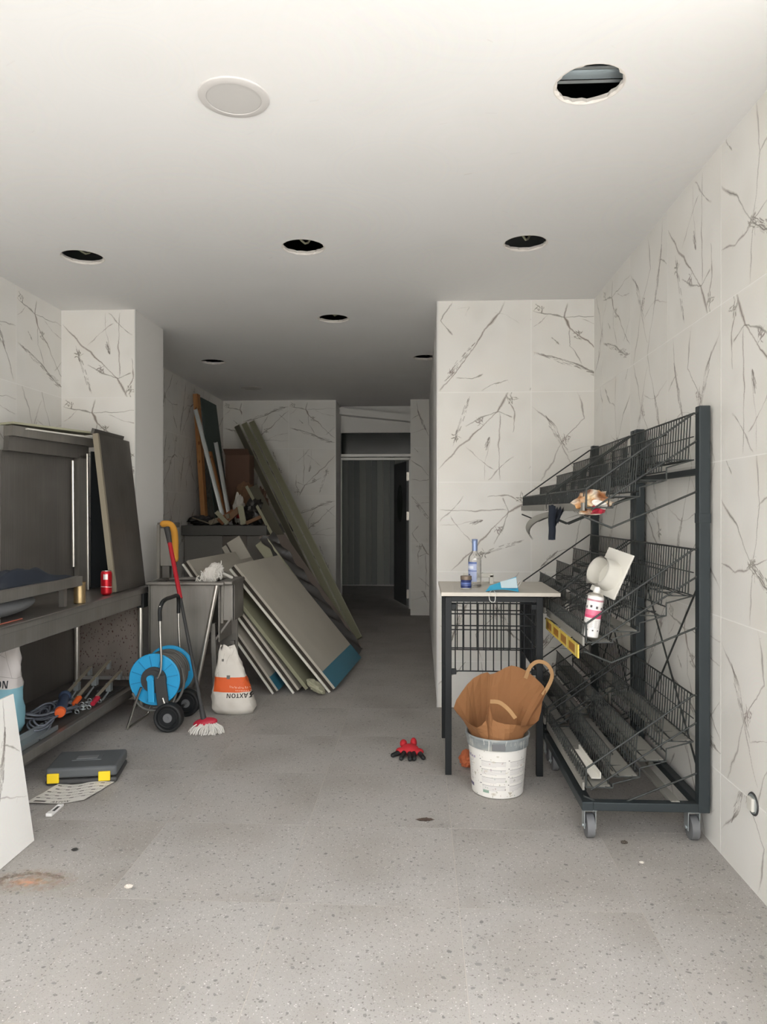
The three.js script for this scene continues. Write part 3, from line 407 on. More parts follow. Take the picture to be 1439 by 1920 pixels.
// marble board leaning in the foreground
const mb = single('marble_board', 'white marble-look board leaning on edge at the left, nearest the viewer', 'board', [-1.56, 0, -2.35], (() => { const g = plate([-1.55, 0.001, -2.8], [0, 0, 1.0], [-0.085, 0.585, 0], -0.01), p = g.attributes.position, uv = g.attributes.uv; for (let i = 0; i < p.count; i++) uv.setXY(i, (p.getZ(i) + 2.8) / 0.6, p.getY(i) / 0.6); return g; })(), marble[3]);

// toolbox, printed paper and clip on the floor
const tb = thing('tool_case', 'flat dark grey tool case with two yellow latches on the floor', 'tool case', [-1.64, 0, -3.52]);
const tbm = new THREE.Matrix4().makeRotationY(0.2).setPosition(-1.655, 0, -3.51), tx = (g) => merge([g]).applyMatrix4(tbm);
part(tb, 'base', tx(bx(-0.165, 0.165, 0.004, 0.03, -0.13, 0.13, 0.012)), M.charcoal);
part(tb, 'lid', tx([bx(-0.165, 0.165, 0.034, 0.085, -0.13, 0.13, 0.015), bx(-0.07, 0.07, 0.084, 0.089, -0.04, 0.03, 0.003)]), M.toolbox);
for (const s of [-0.13, 0.105]) part(tb, 'latch', tx(bx(s - 0.025, s + 0.03, 0.016, 0.062, 0.126, 0.138, 0.004)), M.yellow, 'yellow latch');
part(tb, 'handle_plate', tx(bx(-0.05, 0.05, 0.088, 0.092, -0.025, 0.02, 0.002)), M.hubGrey);
const paperMap = canvas(512, 384, (x, w, h) => { x.fillStyle = '#dcd8d0'; x.fillRect(0, 0, w, h); x.fillStyle = '#5a5550'; x.font = 'bold 26px sans-serif'; for (let j = 0; j < 5; j++) for (let i = 0; i < 5; i++) { x.save(); x.translate(20 + i * 98 + (j % 2) * 30, 40 + j * 60); x.fillRect(0, 0, 40, 14); x.strokeStyle = '#7a746c'; x.lineWidth = 3; x.strokeRect(50, -8, 34, 20); x.restore(); } x.font = 'bold 44px sans-serif'; x.fillText('AXTON', 220, 370); x.fillRect(60, 340, 110, 26); });
single('printed_paper', 'crumpled sheet of printed paper lying before the tool case', 'paper', [-1.63, 0, -3.25], sheet(24, 16, (u, v) => [-1.77 + 0.25 * u + 0.04 * v, 0.004 + 0.008 * (1 + Math.sin(u * 7 + v * 3)) * (0.3 + 0.7 * Math.abs(v - 0.5)), -3.14 - 0.24 * v - 0.03 * u + 0.012 * Math.sin(u * 5)], 0.0015), S({ map: paperMap, roughness: 0.85 }));
const clip = thing('white_clip', 'small white plastic clip on the floor in front of the printed paper', 'clip', [-1.6, 0, -3.05]);
const clm = new THREE.Matrix4().makeRotationY(0.03).setPosition(-1.6, 0, -3.07);
part(clip, 'body', merge([bx(-0.014, 0.014, 0.001, 0.016, 0.02, 0.05, 0.004), bx(-0.014, -0.008, 0.001, 0.012, -0.06, 0.03, 0.003), bx(0.008, 0.014, 0.001, 0.012, -0.06, 0.03, 0.003), bx(-0.014, 0.014, 0.001, 0.012, -0.066, -0.05, 0.003)]).applyMatrix4(clm), M.white);
part(clip, 'insert', merge([bx(-0.008, 0.008, 0.001, 0.007, -0.05, 0.02)]).applyMatrix4(clm), M.charcoal);
// ---------------------------------------------------------------- steel sink, hose reel, mops, sack
const sink = thing('steel_sink', 'deep stainless steel utility sink on slanting legs beside the hose reel', 'sink', [-1.56, 0, -4.9]);
const tubShape = (z0, z1) => { const s = new THREE.Shape([[-1.815, 0.14], [-1.49, 0.14], [-1.345, 0.82], [-1.815, 0.82]].map(([x, y]) => new THREE.Vector2(x, y))); return new THREE.ExtrudeGeometry(s, { depth: Math.abs(z1 - z0), bevelEnabled: false }).translate(0, 0, z1); };
part(sink, 'tub', SM([tubShape(-4.75, -4.765), bx(-1.82, -1.81, 0.14, 0.83, -4.75, -5.08), bx(-1.8, -1.3, 0.3, 0.83, -5.07, -5.085), bx(-1.8, -1.42, 0.44, 0.45, -4.76, -5.08), bx(-1.35, -1.342, 0.44, 0.83, -4.76, -5.08)]), M.steel);
part(sink, 'rim', SM([bx(-1.83, -1.3, 0.822, 0.845, -4.715, -4.765, 0.008), bx(-1.83, -1.79, 0.822, 0.845, -4.72, -5.09, 0.008), bx(-1.83, -1.25, 0.822, 0.845, -5.05, -5.09, 0.008), bx(-1.345, -1.25, 0.822, 0.85, -4.74, -5.09, 0.01)]), M.steel);
part(sink, 'side_panel', SM([bx(-1.33, -1.255, 0.58, 0.83, -4.8, -4.812), bx(-1.262, -1.252, 0.58, 0.83, -4.8, -5.05)]), M.steel);
part(sink, 'front_edge', rod([-1.352, 0.825, -4.735], [-1.492, 0.13, -4.735], 0.0155, 12), M.bright, 'bright slanting front edge');
part(sink, 'leg', [beam([-1.33, 0.82, -4.8], [-1.335, 0.56, -4.8], 0.018, 0.018), beam([-1.395, 0.56, -4.8], [-1.375, 0.0, -4.8], 0.036, 0.03), beam([-1.4, 0.42, -4.8], [-1.27, 0.6, -4.8], 0.02, 0.012)], M.steel);
for (const [x, z] of [[-1.8, -4.78], [-1.8, -5.05], [-1.33, -5.05]]) part(sink, 'leg', bx(x - 0.015, x + 0.015, 0, 0.4, z - 0.015, z + 0.015), M.steel);
part(sink, 'upright', SM([bx(-1.84, -1.735, 0.93, 1.2, -4.98, -5.06, 0.004), bx(-1.845, -1.825, 0.845, 1.22, -4.96, -5.07)]), M.steel, 'narrow steel upright box at the back of the sink');
part(sink, 'upright_cap', bx(-1.845, -1.72, 1.2, 1.235, -4.97, -5.08, 0.004), M.darkSteel);
part(sink, 'upright_foot', SM(bx(-1.82, -1.77, 0.845, 0.93, -5.0, -5.05)), M.darkSteel);

// foam-gripped handle hooked over the upright
const yh = thing('foam_handle', 'ochre foam-covered hooked handle hanging on the steel upright', 'handle', [-1.72, 0.8, -4.93]);
part(yh, 'grip', (() => { const g = tube([[-1.79, 1.228, -4.94], [-1.745, 1.226, -4.935], [-1.715, 1.195, -4.93], [-1.702, 1.12, -4.925], [-1.7, 1.05, -4.92], [-1.697, 0.985, -4.915]], 0.023, 30, 14); return [g, new THREE.SphereGeometry(0.023, 14, 10).translate(-1.697, 0.985, -4.915), new THREE.SphereGeometry(0.023, 14, 10).translate(-1.79, 1.228, -4.94)]; })(), M.foam);
part(yh, 'rod', rod([-1.697, 0.985, -4.915], [-1.693, 0.84, -4.91], 0.006, 8), M.chrome);

// hose reel cart
const reel = thing('hose_reel_cart', 'blue hose reel on a two-wheeled cart with chrome handle', 'hose reel', [-1.58, 0, -4.4]);
const RX = -1.6, RY = 0.302, Z1 = -4.27, Z2 = -4.53;
const ringShape = (r0, r1) => { const s = new THREE.Shape(); s.absarc(0, 0, r1, 0, Math.PI * 2, false); const h = new THREE.Path(); h.absarc(0, 0, r0, 0, Math.PI * 2, true); s.holes.push(h); return s; };
for (const [z, dir] of [[Z1, 1], [Z2, -1]]) {
  const g = new THREE.ExtrudeGeometry(ringShape(0.075, 0.15), { depth: 0.012, bevelEnabled: true, bevelSize: 0.004, bevelThickness: 0.004, bevelSegments: 2, curveSegments: 48 }).translate(RX, RY, z - 0.006);
  const disc = part(reel, 'reel_disc', [g, new THREE.TorusGeometry(0.15, 0.007, 8, 60).translate(RX, RY, z + 0.004 * dir)], M.blue);
  for (let i = 0; i < 12; i++) { const t = i / 12 * 6.2832 + 0.2; part(disc, 'disc_rib', beam([RX + Math.cos(t) * 0.08, RY + Math.sin(t) * 0.08, z + 0.011 * dir], [RX + Math.cos(t) * 0.145, RY + Math.sin(t) * 0.145, z + 0.011 * dir], 0.004, 0.006, [0, 0, 1]), M.blueDark); }
}
part(reel, 'hub', [rod([RX, RY, Z2 - 0.02], [RX, RY, Z1 + 0.022], 0.078, 40), rod([RX, RY, Z1 + 0.02], [RX, RY, Z1 + 0.03], 0.06, 32)], M.charcoal);
part(reel, 'hose', Array.from({ length: 3 }, (_, l) => { const q = []; for (let i = 0; i <= 9 * 16; i++) { const t = i / 16 * 6.2832; q.push([RX + Math.cos(t) * (0.096 + l * 0.017 + 0.003 * Math.sin(i * 0.7)), RY + Math.sin(t) * (0.096 + l * 0.017 + 0.003 * Math.sin(i * 0.7)), Z2 + 0.022 + (l % 2 ? 1 - i / 144 : i / 144) * (Z1 - Z2 - 0.044)]); } return tube(q, 0.009, 9 * 40, 8); }).concat([tube([[RX + 0.13, RY - 0.06, Z1 - 0.03], [RX + 0.1, RY - 0.15, Z1 - 0.01], [RX, RY - 0.185, Z1 + 0.01], [RX - 0.08, RY - 0.16, Z1 + 0.02], [RX - 0.13, RY - 0.08, Z1 + 0.02]], 0.007, 40, 8), tube([[RX + 0.15, RY + 0.06, Z1 - 0.05], [RX + 0.16, RY - 0.05, Z1 - 0.05], [RX + 0.11, RY - 0.15, Z1 - 0.04], [RX - 0.02, RY - 0.18, Z1 - 0.03]], 0.008, 40, 8)]), M.hose);
part(reel, 'crank', [beam([RX - 0.012, RY + 0.012, Z1 + 0.04], [RX - 0.004, RY - 0.13, Z1 + 0.045], 0.04, 0.016, [0, 0, 1], 0.006), rod([RX - 0.012, RY + 0.012, Z1 + 0.032], [RX - 0.012, RY + 0.012, Z1 + 0.052], 0.021, 20)], M.blue, 'blue crank arm');
part(reel, 'side_plate', beam([RX + 0.04, RY + 0.03, Z1 + 0.028], [RX + 0.065, RY - 0.17, Z1 + 0.028], 0.07, 0.022, [0, 0, 1], 0.008), M.charcoal);
for (const [z, s] of [[Z1 + 0.035, 1], [Z2 - 0.035, -1]]) {
  part(reel, 'frame_tube', [tube([[RX + 0.045, 0.75, z], [RX + 0.046, 0.6, z], [RX + 0.052, 0.4, z], [RX + 0.045, 0.35, z], [RX + 0.028, 0.318, z]], 0.008, 30, 10), rod([RX + 0.06, 0.2, z], [RX + 0.095, 0.1, z], 0.009, 10), tube([[RX - 0.07, 0.26, z], [RX - 0.1, 0.18, z], [RX - 0.155, 0.012, z]], 0.008, 20, 10)], M.chrome);
  part(reel, 'grip', tube([[RX + 0.045, 0.66, z], [RX + 0.045, 0.73, z], [RX + 0.05, 0.765, z - s * 0.02], [RX + 0.055, 0.78, z - s * 0.06], [RX + 0.056, 0.782, (Z1 + Z2) / 2]], 0.0125, 30, 10), M.black, 'black foam grip');
  const w = part(reel, 'wheel', rod([RX + 0.1, 0.086, z + 0.026], [RX + 0.1, 0.086, z - 0.02], 0.085, 40), M.rubber);
  part(w, 'tread', [new THREE.TorusGeometry(0.075, 0.011, 8, 40).translate(RX + 0.1, 0.086, z + 0.026), new THREE.TorusGeometry(0.055, 0.004, 6, 40).translate(RX + 0.1, 0.086, z + 0.027)], M.black);
  part(w, 'hub_cap', [rod([RX + 0.1, 0.086, z + 0.02], [RX + 0.1, 0.086, z + 0.032], 0.027, 24), rod([RX + 0.1, 0.086, z + 0.03], [RX + 0.1, 0.086, z + 0.034], 0.008, 12)], M.hubGrey, 'grey hub cap');
}
part(reel, 'axle', [rod([RX + 0.1, 0.086, Z2 - 0.03], [RX + 0.1, 0.086, Z1 + 0.03], 0.009, 10), rod([RX - 0.155, 0.01, Z2 - 0.035], [RX - 0.155, 0.01, Z1 + 0.035], 0.008, 10)], M.chrome);

// mop with red pole
const strands = (cx, cy, cz, n, spread, len, dir, r = 0.0035) => Array.from({ length: n }, (_, i) => { const t = i / n * 6.2832 + rr(-0.1, 0.1), k = rr(0.55, 1), s = spread * k; return tube([[cx + Math.cos(t) * 0.03 * k, cy, cz + Math.sin(t) * 0.02 * k], [cx + Math.cos(t) * s * 0.6, cy - 0.008 + rr(-0.005, 0.01), cz + Math.sin(t) * s * 0.4], [cx + Math.cos(t) * s + rr(-0.01, 0.01), cy - len * 0.5, cz + Math.sin(t) * s * 0.7 + 0.01], [cx + Math.cos(t) * (s + rr(0, 0.03)), Math.max(0.004, cy - len), cz + Math.sin(t) * (s * 0.75) + 0.02 + rr(-0.01, 0.015)]], r, 8, 5); });
const mop = thing('mop', 'mop with a red pole top and red-backed white string head on the floor', 'mop', [-1.27, 0, -4.25]);
const m0 = V(-1.295, 0.075, -4.25), m1 = V(-1.715, 1.203, -4.8), mp = (k) => m0.clone().lerp(m1, k).toArray();
part(mop, 'pole', rod(mp(0), mp(0.62), 0.0105, 12), M.charcoal); part(mop, 'pole_sleeve', rod(mp(0.6), mp(0.92), 0.0145, 14), M.red, 'red pole sleeve');
part(mop, 'pole_cap', rod(mp(0.91), mp(1), 0.0155, 14, 0.02), M.charcoal); part(mop, 'socket', [rod(mp(-0.03), mp(0.06), 0.02, 12, 0.014)], M.charcoal);
part(mop, 'head_back', new THREE.SphereGeometry(1, 24, 14).scale(0.075, 0.03, 0.04).applyMatrix4(new THREE.Matrix4().makeRotationZ(0.18).setPosition(-1.285, 0.05, -4.25)), M.redPlastic, 'red head plate');
part(mop, 'strings', strands(-1.27, 0.052, -4.24, 120, 0.095, 0.055, 1, 0.004), M.cotton, 'white cotton strings');
const mop2 = thing('mop', 'white string mop lying head-up over the sink rim', 'mop', [-1.42, 0.845, -4.9]);
part(mop2, 'strings', [(() => { const g = new THREE.SphereGeometry(1, 40, 24), p = g.attributes.position; for (let i = 0; i < p.count; i++) { const x = p.getX(i), y = p.getY(i), z = p.getZ(i), k = 1 + 0.06 * Math.sin(x * 22) * Math.sin(y * 19 + z * 8) + 0.05 * Math.sin(y * 31 + x * 11); const X = x * 0.085 * k, Y = y * 0.055 * k; p.setXYZ(i, -1.42 + X * 0.88 - Y * 0.45, 0.9 + X * 0.47 + Y * 0.9 - (x > 0.2 ? 0.0 : 0.012), -4.86 + z * 0.05 * k); } g.computeVertexNormals(); return g; })(), ...Array.from({ length: 60 }, () => { const u = rr(-0.09, 0.075), v = rr(-0.04, 0.05), z = -4.805 - Math.abs(v) * 0.5; return tube([[-1.42 + u, 0.9 + u * 0.47 + v, z], [-1.42 + u + rr(-0.02, 0.02), 0.9 + u * 0.47 + v - 0.02, z + 0.004], [-1.42 + u + rr(-0.02, 0.02), 0.9 + u * 0.47 + v - 0.045, z]], 0.0035, 5, 5); })], M.cotton, 'white cotton strings');
part(mop2, 'pole', rod([-1.375, 0.9, -4.88], [-1.3, 0.855, -4.93], 0.011, 10), M.whitePlastic);

// upside-down sack on the floor
const axMap = canvas(640, 960, (x, w, h) => { x.fillStyle = '#d8d2c8'; x.fillRect(0, 0, w, h); blotch(x, w, h, 60, 20, 120, ['198,190,178', '232,228,220'], 0.3); x.fillStyle = '#e2622c'; x.fillRect(70, h * 0.46, w - 70, h * 0.21); x.save(); x.translate(w - 10, h * 0.685); x.rotate(Math.PI); x.fillStyle = '#2a2624'; x.font = 'bold 84px sans-serif'; x.fillText('AXTON', 90, 0); x.lineWidth = 14; x.strokeStyle = '#2a2624'; x.beginPath(); x.moveTo(30, -58); x.lineTo(66, -58); x.lineTo(40, -30); x.arc(46, -16, 20, -1.5, 2.4); x.stroke(); x.restore(); x.save(); x.strokeStyle = 'rgba(246,214,198,0.8)'; x.lineWidth = 7; for (let k = 0; k < 15; k++) { const X = 300 + k * 22; x.beginPath(); x.moveTo(X, h * 0.575 + k * 2 + (k % 3) * 6); x.lineTo(X + 6 + (k % 2) * 8, h * 0.605 + k * 2); x.stroke(); } for (let k = 0; k < 11; k++) { const X = 380 + k * 22; x.beginPath(); x.moveTo(X, h * 0.635 + k * 2); x.lineTo(X + 12, h * 0.65 + k * 2); x.stroke(); } x.restore(); x.fillStyle = '#6f6a64'; x.fillRect(250, h * 0.43, 46, 50); x.fillRect(170, h * 0.2, 30, 34); x.strokeStyle = 'rgba(110,102,92,0.4)'; x.lineWidth = 3; for (let i = 0; i < 14; i++) { x.beginPath(); const X = rr(0, w), Y = rr(0, h * 0.45); x.moveTo(X, Y); x.lineTo(X + rr(-60, 60), Y + rr(40, 130)); x.stroke(); } });
single('mortar_sack', 'white mortar sack with an orange band standing upside down by the sink', 'sack', [-1.22, 0, -4.62], (() => { const g = sheetBag(-1.215, 0.002, -4.66, 0.29, 0.17, 0.43, -0.045, 0.34), p = g.attributes.position, uv = g.attributes.uv; for (let i = 0; i < p.count; i++) uv.setXY(i, (p.getX(i) + 1.375) / 0.31, p.getY(i) / 0.44); return g; })(), S({ map: axMap, roughness: 0.65 }));

// ---------------------------------------------------------------- boards leaning in the left recess
function sandwich(name, label, o, up, back, th, opts = {}) {              // lower near corner, vector up the slope, vector away from the viewer
  const t = thing(name, label, 'panel', [o[0], 0, o[2]], 'insulated wall panels in the recess'), U = A(up), B = A(back), N = U.clone().cross(B).normalize(); if (N.y < 0) N.negate();
  const layer = (a, b, inset) => { const oo = A(o).addScaledVector(N, a).addScaledVector(B, inset); return boxUV(plate(oo.toArray(), U.toArray(), B.clone().multiplyScalar(1 - inset).toArray(), U.clone().cross(B).dot(N) > 0 ? b - a : a - b), 0.8); };
  part(t, 'core', layer(th * 0.26, th * 0.72, 0.012), M.boardCore, 'dark core');
  part(t, 'skin', layer(0, th * 0.26, 0), M.boardSkin); part(t, 'skin', layer(th * 0.72, th, 0), M.boardFace);
  if (opts.film) { const oo = A(o).addScaledVector(N, th).addScaledVector(U, 0.0), k = opts.film; part(t, 'film_strip', plate(oo.toArray(), U.clone().multiplyScalar(k).toArray(), back, U.clone().cross(B).dot(N) > 0 ? 0.0015 : -0.0015), M.film, 'blue film along the lower end'); }
  return t;
}
sandwich('sandwich_panel', 'topmost pale wall panel of the leaning pile with blue lower end', [-0.66, 0.0, -5.18], [-0.73, 0.89, 0], [0.1, 0, -1.08], 0.062, { film: 0.13 });
sandwich('sandwich_panel', 'pale wall panel leaning second from the sink in the pile', [-0.915, 0.0, -5.14], [-0.66, 0.88, 0], [0.06, 0, -1.05], 0.06);
sandwich('sandwich_panel', 'steepest pale wall panel of the pile, leaning nearest the sink', [-1.06, 0.0, -5.12], [-0.66, 0.93, 0], [0.06, 0, -1.1], 0.055, { film: 0.1 });
const gb = thing('torn_board', 'greenish board with a torn lower end wedged in the leaning pile', 'board', [-0.78, 0, -5.1]);
part(gb, 'sheet', boxUV(plate([-0.80, 0.05, -5.12], [-0.62, 0.78, 0], [0.02, 0, -0.7], 0.025)), M.mdfGreen);
part(gb, 'torn_end', (() => { const g = new THREE.IcosahedronGeometry(1, 3), p = g.attributes.position; for (let i = 0; i < p.count; i++) { const x = p.getX(i), y = p.getY(i), z = p.getZ(i), k = 1 + 0.25 * Math.sin(x * 7 + z * 5) * Math.sin(y * 9); p.setXYZ(i, -0.745 + x * 0.045 * k - y * 0.05, 0.06 + y * 0.056 * Math.min(k, 1), -5.13 + z * 0.06 * k); } const f = flat(g); f.computeVertexNormals(); return f; })(), M.mdfEdge, 'frayed pale end');
// long greenish planks against the back wall
const plankAt = [
  ['long greenish plank, rightmost of the tall leaning ones', [-0.62, 0.02, -7.3], [-2.13, 2.44, -9.03], 0.062, 0.03],
  ['long greenish plank in the middle of the tall leaning ones', [-0.71, 0.02, -7.3], [-2.225, 2.42, -9.03], 0.062, 0.03],
  ['long brown-edged plank, leftmost of the tall leaning ones', [-0.80, 0.02, -7.27], [-2.32, 2.39, -9.03], 0.062, 0.025],
];
plankAt.forEach(([label, a, b, w, t], i) => { const o = thing('plank', label, 'plank', [a[0], 0, a[2]], 'tall planks leaning on the back wall'); const side = A(b).sub(A(a)).cross(V(0, 0, 1)).normalize(); part(o, 'face', boxUV(beam(a, b, w, t, [0, 0.3, 1])), i === 2 ? M.mdfDark : M.mdfGreen); const off = side.multiplyScalar(w * 0.5 + 0.003); part(o, 'pale_edge', [beam(A(a).sub(off).toArray(), A(b).sub(off).toArray(), 0.008, t + 0.004, [0, 0.3, 1]), beam(A(a).add(off).toArray(), A(b).add(off).toArray(), 0.008, t + 0.004, [0, 0.3, 1])], M.mdfEdge); });
const sp = thing('short_plank', 'short greenish plank leaning on the dark ledge in the recess', 'plank', [-1.2, 0.9, -7]);
part(sp, 'face', boxUV(beam([-1.2, 0.68, -7.15], [-1.84, 1.58, -7.85], 0.11, 0.028, [0, 0.3, 1])), M.mdfDark); part(sp, 'pale_edge', beam([-1.26, 0.68, -7.12], [-1.9, 1.58, -7.82], 0.03, 0.034, [0, 0.3, 1]), M.mdfEdge);
single('cut_panel', 'reddish grey cut panel leaning behind the pale wall panels', 'panel', [-0.8, 0, -6.45], boxUV(plate([-0.72, 0.02, -6.5], [-0.8, 1.06, -0.3], [0.16, 0, -0.4], 0.03)), S({ color: hex('#8b8078'), roughness: 0.7 }));
single('plastic_film', 'rumpled black plastic film draped over the boards behind the panels', 'plastic film', [-0.9, 0, -6.36], sheet(14, 40, (u, v) => [-0.60 - 0.84 * v + 0.1 * u + 0.008 * Math.sin(v * 43 + u * 4), 0.03 + 1.04 * v + 0.012 * Math.sin(v * 37 + u * 9) + 0.05 * u, -6.34 - 0.07 * u - 0.1 * v + 0.006 * Math.sin(v * 61 + u * 7)], 0.004), M.blackFilm);
single('offcut_board', 'short pale offcut standing up behind the leaning panels', 'offcut', [-1.6, 0.6, -6.4], [boxUV(beam([-1.4, 0.6, -6.35], [-1.68, 1.06, -6.4], 0.13, 0.02, [0, 0, 1])), boxUV(beam([-1.5, 0.6, -6.3], [-1.75, 1.0, -6.35], 0.04, 0.02, [0, 0, 1]))], M.boardFace);
single('offcut_board', 'greenish beam offcut lying behind the topmost panel', 'offcut', [-1.3, 0.7, -6.4], boxUV(beam([-1.08, 0.58, -6.4], [-1.44, 1.04, -6.5], 0.13, 0.06, [0, 0, 1])), M.mdfEdge);

// ---------------------------------------------------------------- dark ledge in the recess and its clutter
const ledge = thing('marble_ledge', 'dark grey stone ledge on a panelled base across the left recess', 'ledge', [-2.0, 0, -8.2]);
part(ledge, 'top_slab', boxUV(bx(-2.51, -1.6, 1.06, 1.165, -7.45, -9.09, 0.006)), S({ color: hex('#5b5a57'), roughness: 0.45 }), 'thick dark slab');
[[-2.5, -2.09], [-2.085, -1.83], [-1.825, -1.63]].forEach(([a, b], i) => part(ledge, 'front_panel', boxUV(bx(a, b, 0.01, 1.055, -7.52, -7.54)), S({ color: hex(['#8a8883', '#777069', '#84817b'][i]), roughness: 0.6 })));
part(ledge, 'base', bx(-2.5, -1.65, 0, 1.06, -7.55, -9.05), M.plaster);
const LY = 1.165;
single('timber_plank', 'orange knotty timber plank leaning on the left wall in the recess', 'timber', [-2.4, LY, -7.9], (() => { const g = beam([-2.37, 1.2, -7.82], [-2.462, 2.6, -7.82], 0.05, 0.1, [0, 0, 1]), f = flat(g), p = f.attributes.position, uv = f.attributes.uv; for (let i = 0; i < p.count; i++) uv.setXY(i, (p.getX(i) + p.getZ(i)) * 4, (p.getY(i) - 1.2) / 1.4); return f; })(), M.timber);
single('timber_batten', 'thin orange batten leaning behind the steel studs in the recess', 'timber', [-2.2, LY, -8.0], (() => { const f = flat(beam([-2.15, LY, -7.93], [-2.36, 1.98, -7.98], 0.035, 0.06, [0, 0, 1])), p = f.attributes.position, uv = f.attributes.uv; for (let i = 0; i < p.count; i++) uv.setXY(i, (p.getX(i) + p.getZ(i)) * 4, (p.getY(i) - 1.1) / 1.0); return f; })(), M.timber);
single('plasterboard_sheet', 'tall dark green plasterboard sheet leaning on the left wall of the recess', 'plasterboard', [-2.4, LY, -8.2], boxUV(plate([-2.325, LY + 0.005, -8.08], [0, 0, -0.62], [-0.18, 1.44, 0], 0.0125)), S({ color: hex('#53605c'), roughness: 0.9 }));
[['bright galvanised stud, the taller of the pair in the recess', [-2.1, LY, -7.68], [-2.43, 2.42, -7.7]], ['galvanised stud, the shorter of the pair in the recess', [-2.07, LY, -7.8], [-2.27, 2.08, -7.92]]].forEach(([label, a, b]) => { const studM = S({ color: hex('#d9dcdc'), metalness: 0.6, roughness: 0.35 }); const t = thing('steel_stud', label, 'metal stud', [a[0], LY, a[2]], 'steel studs in the recess'); part(t, 'web', beam(a, b, 0.036, 0.002, [0, 0, 1]), studM); const d = A(b).sub(A(a)).normalize(), s = V(0, 0, 1).cross(d).normalize().multiplyScalar(0.018); for (const k of [-1, 1]) part(t, 'flange', beam(A(a).addScaledVector(s, k).add(V(0, 0, 0.016)).toArray(), A(b).addScaledVector(s, k).add(V(0, 0, 0.016)).toArray(), 0.002, 0.034, [0, 0, 1]), studM); });
const crumple = (cx, cy, cz, sx, sy, sz, ph, k = 0.16) => { const g = new THREE.IcosahedronGeometry(1, 4), p = g.attributes.position; for (let i = 0; i < p.count; i++) { const x = p.getX(i), y = p.getY(i), z = p.getZ(i), m = 1 + k * Math.sin(x * 6 + ph) * Math.sin(y * 5 + z * 4 + ph) + k * 0.6 * Math.sin(x * 13 - y * 11 + ph); p.setXYZ(i, cx + x * sx * m, cy + Math.max(-1, y * m) * sy, cz + z * sz * m); } const f = flat(g); f.computeVertexNormals(); return f; };
single('cardboard_box', 'large brown cardboard box standing on the ledge in the corner', 'box', [-2.1, LY, -8.6], [bx(-2.29, -2.0, LY, 1.98, -8.36, -8.6, 0.01), plate([-2.29, 1.98, -8.36], [0.29, 0, 0], [-0.0, 0.06, 0.08], 0.006)], M.kraftBrown);
single('paper_sack', 'creased brown paper sack in front of the cardboard box', 'sack', [-2.02, LY, -8.25], crumple(-2.02, LY + 0.24, -8.2, 0.13, 0.24, 0.09, 1), M.cardboard);
single('paper_sack', 'small reddish brown sack by the tall planks on the ledge', 'sack', [-1.78, LY, -8.3], crumple(-1.78, LY + 0.2, -8.02, 0.07, 0.2, 0.07, 2.2), M.kraftBrown);
single('cement_bag', 'white and red bag slumped beside the steel studs', 'bag', [-2.05, LY, -7.95], crumple(-2.02, LY + 0.17, -7.95, 0.065, 0.17, 0.06, 3), M.whitePlastic);
single('red_tin', 'small red tin at the foot of the white bag on the ledge', 'tin', [-1.98, LY, -7.85], lathe([[0, 0], [0.045, 0], [0.045, 0.12], [0.047, 0.124], [0, 0.124]], 20).translate(-1.985, LY + 0.07, -7.86), M.red);
single('refuse_bag', 'shiny black refuse bag sagging on the ledge by the short plank', 'bag', [-1.85, LY, -7.9], crumple(-1.79, LY + 0.14, -7.72, 0.11, 0.14, 0.1, 4), M.blackFilm);
single('dark_sheeting', 'dark plastic sheeting bunched at the left end of the ledge', 'sheeting', [-2.35, LY, -7.65], crumple(-2.36, LY + 0.05, -7.68, 0.14, 0.05, 0.14, 5), M.charcoal);
const scrapM = [M.greyWood, M.cardboard, M.mdfEdge, S({ color: hex('#7d5238'), roughness: 0.9 })], scraps = [
  [[-2.25, LY + 0.02, -7.6], [-2.02, LY + 0.1, -7.55], 0.05, 0, 'grey wood scrap lying leftmost on the ledge front'], [[-2.16, LY + 0.14, -7.55], [-2.03, LY + 0.02, -7.5], 0.045, 2, 'pale wood scrap sloping down at the ledge front'], [[-2.05, LY + 0.05, -7.55], [-1.93, LY + 0.17, -7.6], 0.06, 1, 'brown wood scrap tilted up amid the ledge clutter'], [[-1.86, LY + 0.01, -7.52], [-1.91, LY + 0.2, -7.58], 0.06, 2, 'pale upright wood stub standing on the ledge front'], [[-1.83, LY + 0.02, -7.5], [-1.68, LY + 0.09, -7.55], 0.035, 1, 'thin brown stick pointing right on the ledge front'], [[-2.12, LY + 0.03, -7.52], [-1.98, LY + 0.14, -7.6], 0.08, 3, 'reddish brown broken block in the ledge clutter'], [[-2.42, LY + 0.08, -7.55], [-2.2, LY + 0.015, -7.48], 0.012, 0, 'thin grey lath at the left of the ledge'], [[-2.2, LY + 0.015, -7.5], [-2.17, LY + 0.07, -7.5], 0.015, 0, 'small grey peg standing at the left of the ledge']];
scraps.forEach(([a, b, w, m, label]) => single('wood_scrap', label, 'wood scrap', [a[0], LY, a[2]], beam(a, b, w, Math.min(0.03, w), [0, 0.2, 1]), scrapM[m], 'wood scraps on the ledge'));
